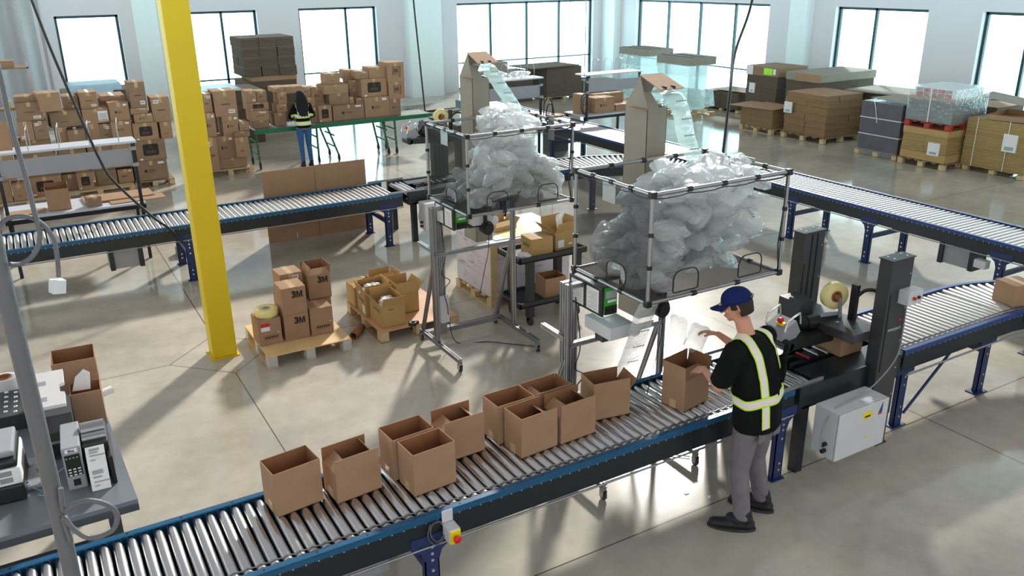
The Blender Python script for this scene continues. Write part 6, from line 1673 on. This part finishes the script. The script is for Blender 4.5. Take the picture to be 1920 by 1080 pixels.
# white laser printer at left edge
t = thing('laser_printer', (-.80, 5.42, ZD), 'white and black laser printer cut by the left edge of the photo', 'printer', None, R(-3))
MB().box(0, .42, 0, .42, 0, .12, bev=.015).build('paper_base', 'black', t); MB().box(0, .42, 0, .42, .12, .24, bev=.02).build('body', 'white', t)
MB().box(.01, .41, .0, .41, .24, .29, bev=.015).build('lid_band', 'black', t); MB().box(.02, .40, .05, .40, .29, .33, bev=.015).box(.1, .3, .1, .28, .326, .332, 1).build('top_cover', ['grey', 'black'], t)
m = MB()
for k_ in range(2):
    for i in range(7): m.box(.30, .37, -.002, 0, .145 + .045 * k_ + .005 * i, .147 + .045 * k_ + .005 * i)
for k_ in range(6): m.box(.421, .423, .1, .3, .15 + .01 * k_, .154 + .01 * k_)
m.build('vents', 'txtdark', t)
# studded black box and film roll
t = thing('studded_case', (-.70, 6.42, ZD), 'black case with rows of silver studs on the desk', 'case', None, R(-2))
MB().box(0, .40, 0, .46, 0, .12, bev=.008).build('case_body', 'rubber', t)
m = MB()
for i in range(6):
    for j in range(5): m.lathe([(0, .014), (.006, .010), (.009, .001)], (.05 + .062 * i, .06 + .085 * j + .03 * (i % 2), .12), (0, 0, 1), 10)
m.build('studs', 'bolt', t)
t = thing('film_roll', (-.46, 7.15, .0), 'pale roll standing behind the desk at the left edge', 'roll'); MB().lathe([(0, .05), (0, .09), (1.02, .09), (1.02, .05), (0, .05)], (0, 0, 0), (0, 0, 1), 24).build('wound_film', 'lgrey', t); MB().lathe([(0, .045), (0, .05), (1.03, .05), (1.03, .045), (0, .045)], (0, 0, 0), (0, 0, 1), 20).build('core', 'core', t)
o = MB().box(0, .17, 0, .38, 0, .03, bev=.008).build('network_switch', 'grey'); o.location = (-.24, 5.84 - .42, ZD); o.rotation_euler = (0, 0, 0); tag(o, 'flat grey network box among cables on the desk', 'network box')
o.location = (-.40, 5.5, ZD)
rn = random.Random(8)
for i, (mt_, lb) in enumerate((('bcable', 'pale blue network cable looping on the desk'), ('wcable', 'white network cable tangled beside the laser printer'), ('cable', 'black power cable curling across the desk'), ('wcable', 'cream cable running to the grey network box'))):
    p = [Vector((-.42 + rn.uniform(-.02, .02), 5.62 + .08 * i, ZD + .012))]
    for j in range(7): p.append(p[-1] + Vector((rn.uniform(-.02, .07), rn.uniform(-.09, .07), 0))); p[-1].z = ZD + .01 + rn.uniform(0, .03)
    o = MB().tube(smoothpts(p), .0045, 6).build('cable', mt_); tag(o, lb, 'cable')
# ------------------------------------------------------------------ hanging conduits and cords
t = thing('power_drop_pole', (-.15, 3.3, 0), 'thick grey vertical conduit in the left foreground', 'conduit')
MB().tube([(0, 0, 0), (0, 0, 1.2), (.004, 0, 2.4), (.0, 0, 3.2), (-.01, 0, 5.2)], .031, 16).build('conduit', 'conduit', t)
def cord(name, pts, r_, label, m_='conduit'):
    o_ = MB().tube(smoothpts(pts), r_, 8).build(name, m_); tag(o_, label, 'cable'); return o_
cord('conduit_loop', [(-.118, 3.26, 2.12), (-.125, 3.26, 2.02), (-.09, 3.24, 2.045), (-.03, 3.22, 2.055), (.03, 3.22, 2.01), (.05, 3.22, 1.955), (.02, 3.22, 1.895), (-.06, 3.22, 1.895), (-.105, 3.24, 1.94), (-.13, 3.26, 1.99), (-.125, 3.26, 1.88)], .0105, 'grey hose looped once around the lower part of the thick conduit')
cord('hanging_conduit', [(.0, 3.3, 4.6), (-.02, 3.3, 3.8), (-.02, 3.3, 3.63), (-.02, 3.3, 3.48), (-.01, 3.3, 3.29), (-.008, 3.3, 3.2), (-.006, 3.3, 3.1), (-.035, 3.3, 3.035), (-.08, 3.29, 3.01), (-.115, 3.27, 3.02)], .0085, 'grey hose dropping from above and curling back to the thick conduit')
t = thing('hanging_outlet', (.025, 3.31, 2.93), 'silver outlet box hanging from a curved grey hose', 'outlet')
MB().tube(smoothpts([(-.155, -.03, .19), (-.145, -.02, .22), (-.115, 0, .24), (-.065, 0, .24), (-.02, 0, .21), (.008, 0, .15), (.008, 0, .08), (.0, 0, .005)]), .0085, 8).build('hose', 'conduit', t)
MB().box(-.028, .018, -.02, .02, -.055, -.005, bev=.003, mt=Euler((0, R(12), R(20))).to_matrix().to_4x4()).build('outlet_box', 'lgrey', t)
cord('ceiling_cable', [(.2, 11.6, 4.9), (.4, 11.6, 3.7), (.51, 11.6, 3.08), (.66, 11.6, 2.39), (.8, 11.6, 1.8), (.91, 11.6, 1.52), (1.28, 11.6, 1.01), (1.47, 11.6, .81), (1.62, 11.62, .58)], .017, 'dark cord curving down from overhead to the rear conveyor leg', 'cable')
cord('ceiling_cable', [(5.27, 12.0, 4.8), (5.33, 12.0, 3.56), (5.38, 12.0, 2.75), (5.43, 12.0, 1.95)], .013, 'black cord dropping to the rear tape machine', 'cable')
cord('ceiling_cable', [(7.1, 6.9, 4.6), (6.57, 6.5, 3.65), (6.0, 6.1, 3.2), (5.48, 5.6, 2.84), (5.3, 5.45, 2.3), (5.2, 5.40, 1.9)], .013, 'black cord slanting down to the far corner of the front bin', 'cable')
cord('ceiling_cable', [(13.3, 20, 4.4), (13.4, 20, 3.2), (13.6, 20, 2.2)], .01, 'thin cord hanging before the long back window', 'grey')
cord('ceiling_cable', [(10.98, 15.7, 4.4), (11.0, 15.72, 2.4), (11.0, 15.74, 1.2)], .01, 'thin cord dropping to the navy-side bench', 'grey')
# small litter by the worker
for i, (x, y, lb) in enumerate(((4.22, 4.42, 'left'), (4.35, 4.28, 'right'))):
    o = MB().box(0, .035, 0, .02, 0, .004).build('paper_scrap', 'white'); o.location = (x - .15, y - .12, 0.001); o.rotation_euler = (0, 0, .6 * i); tag(o, 'tiny white paper scrap on the floor near the worker, %s of two' % lb, 'paper scrap')
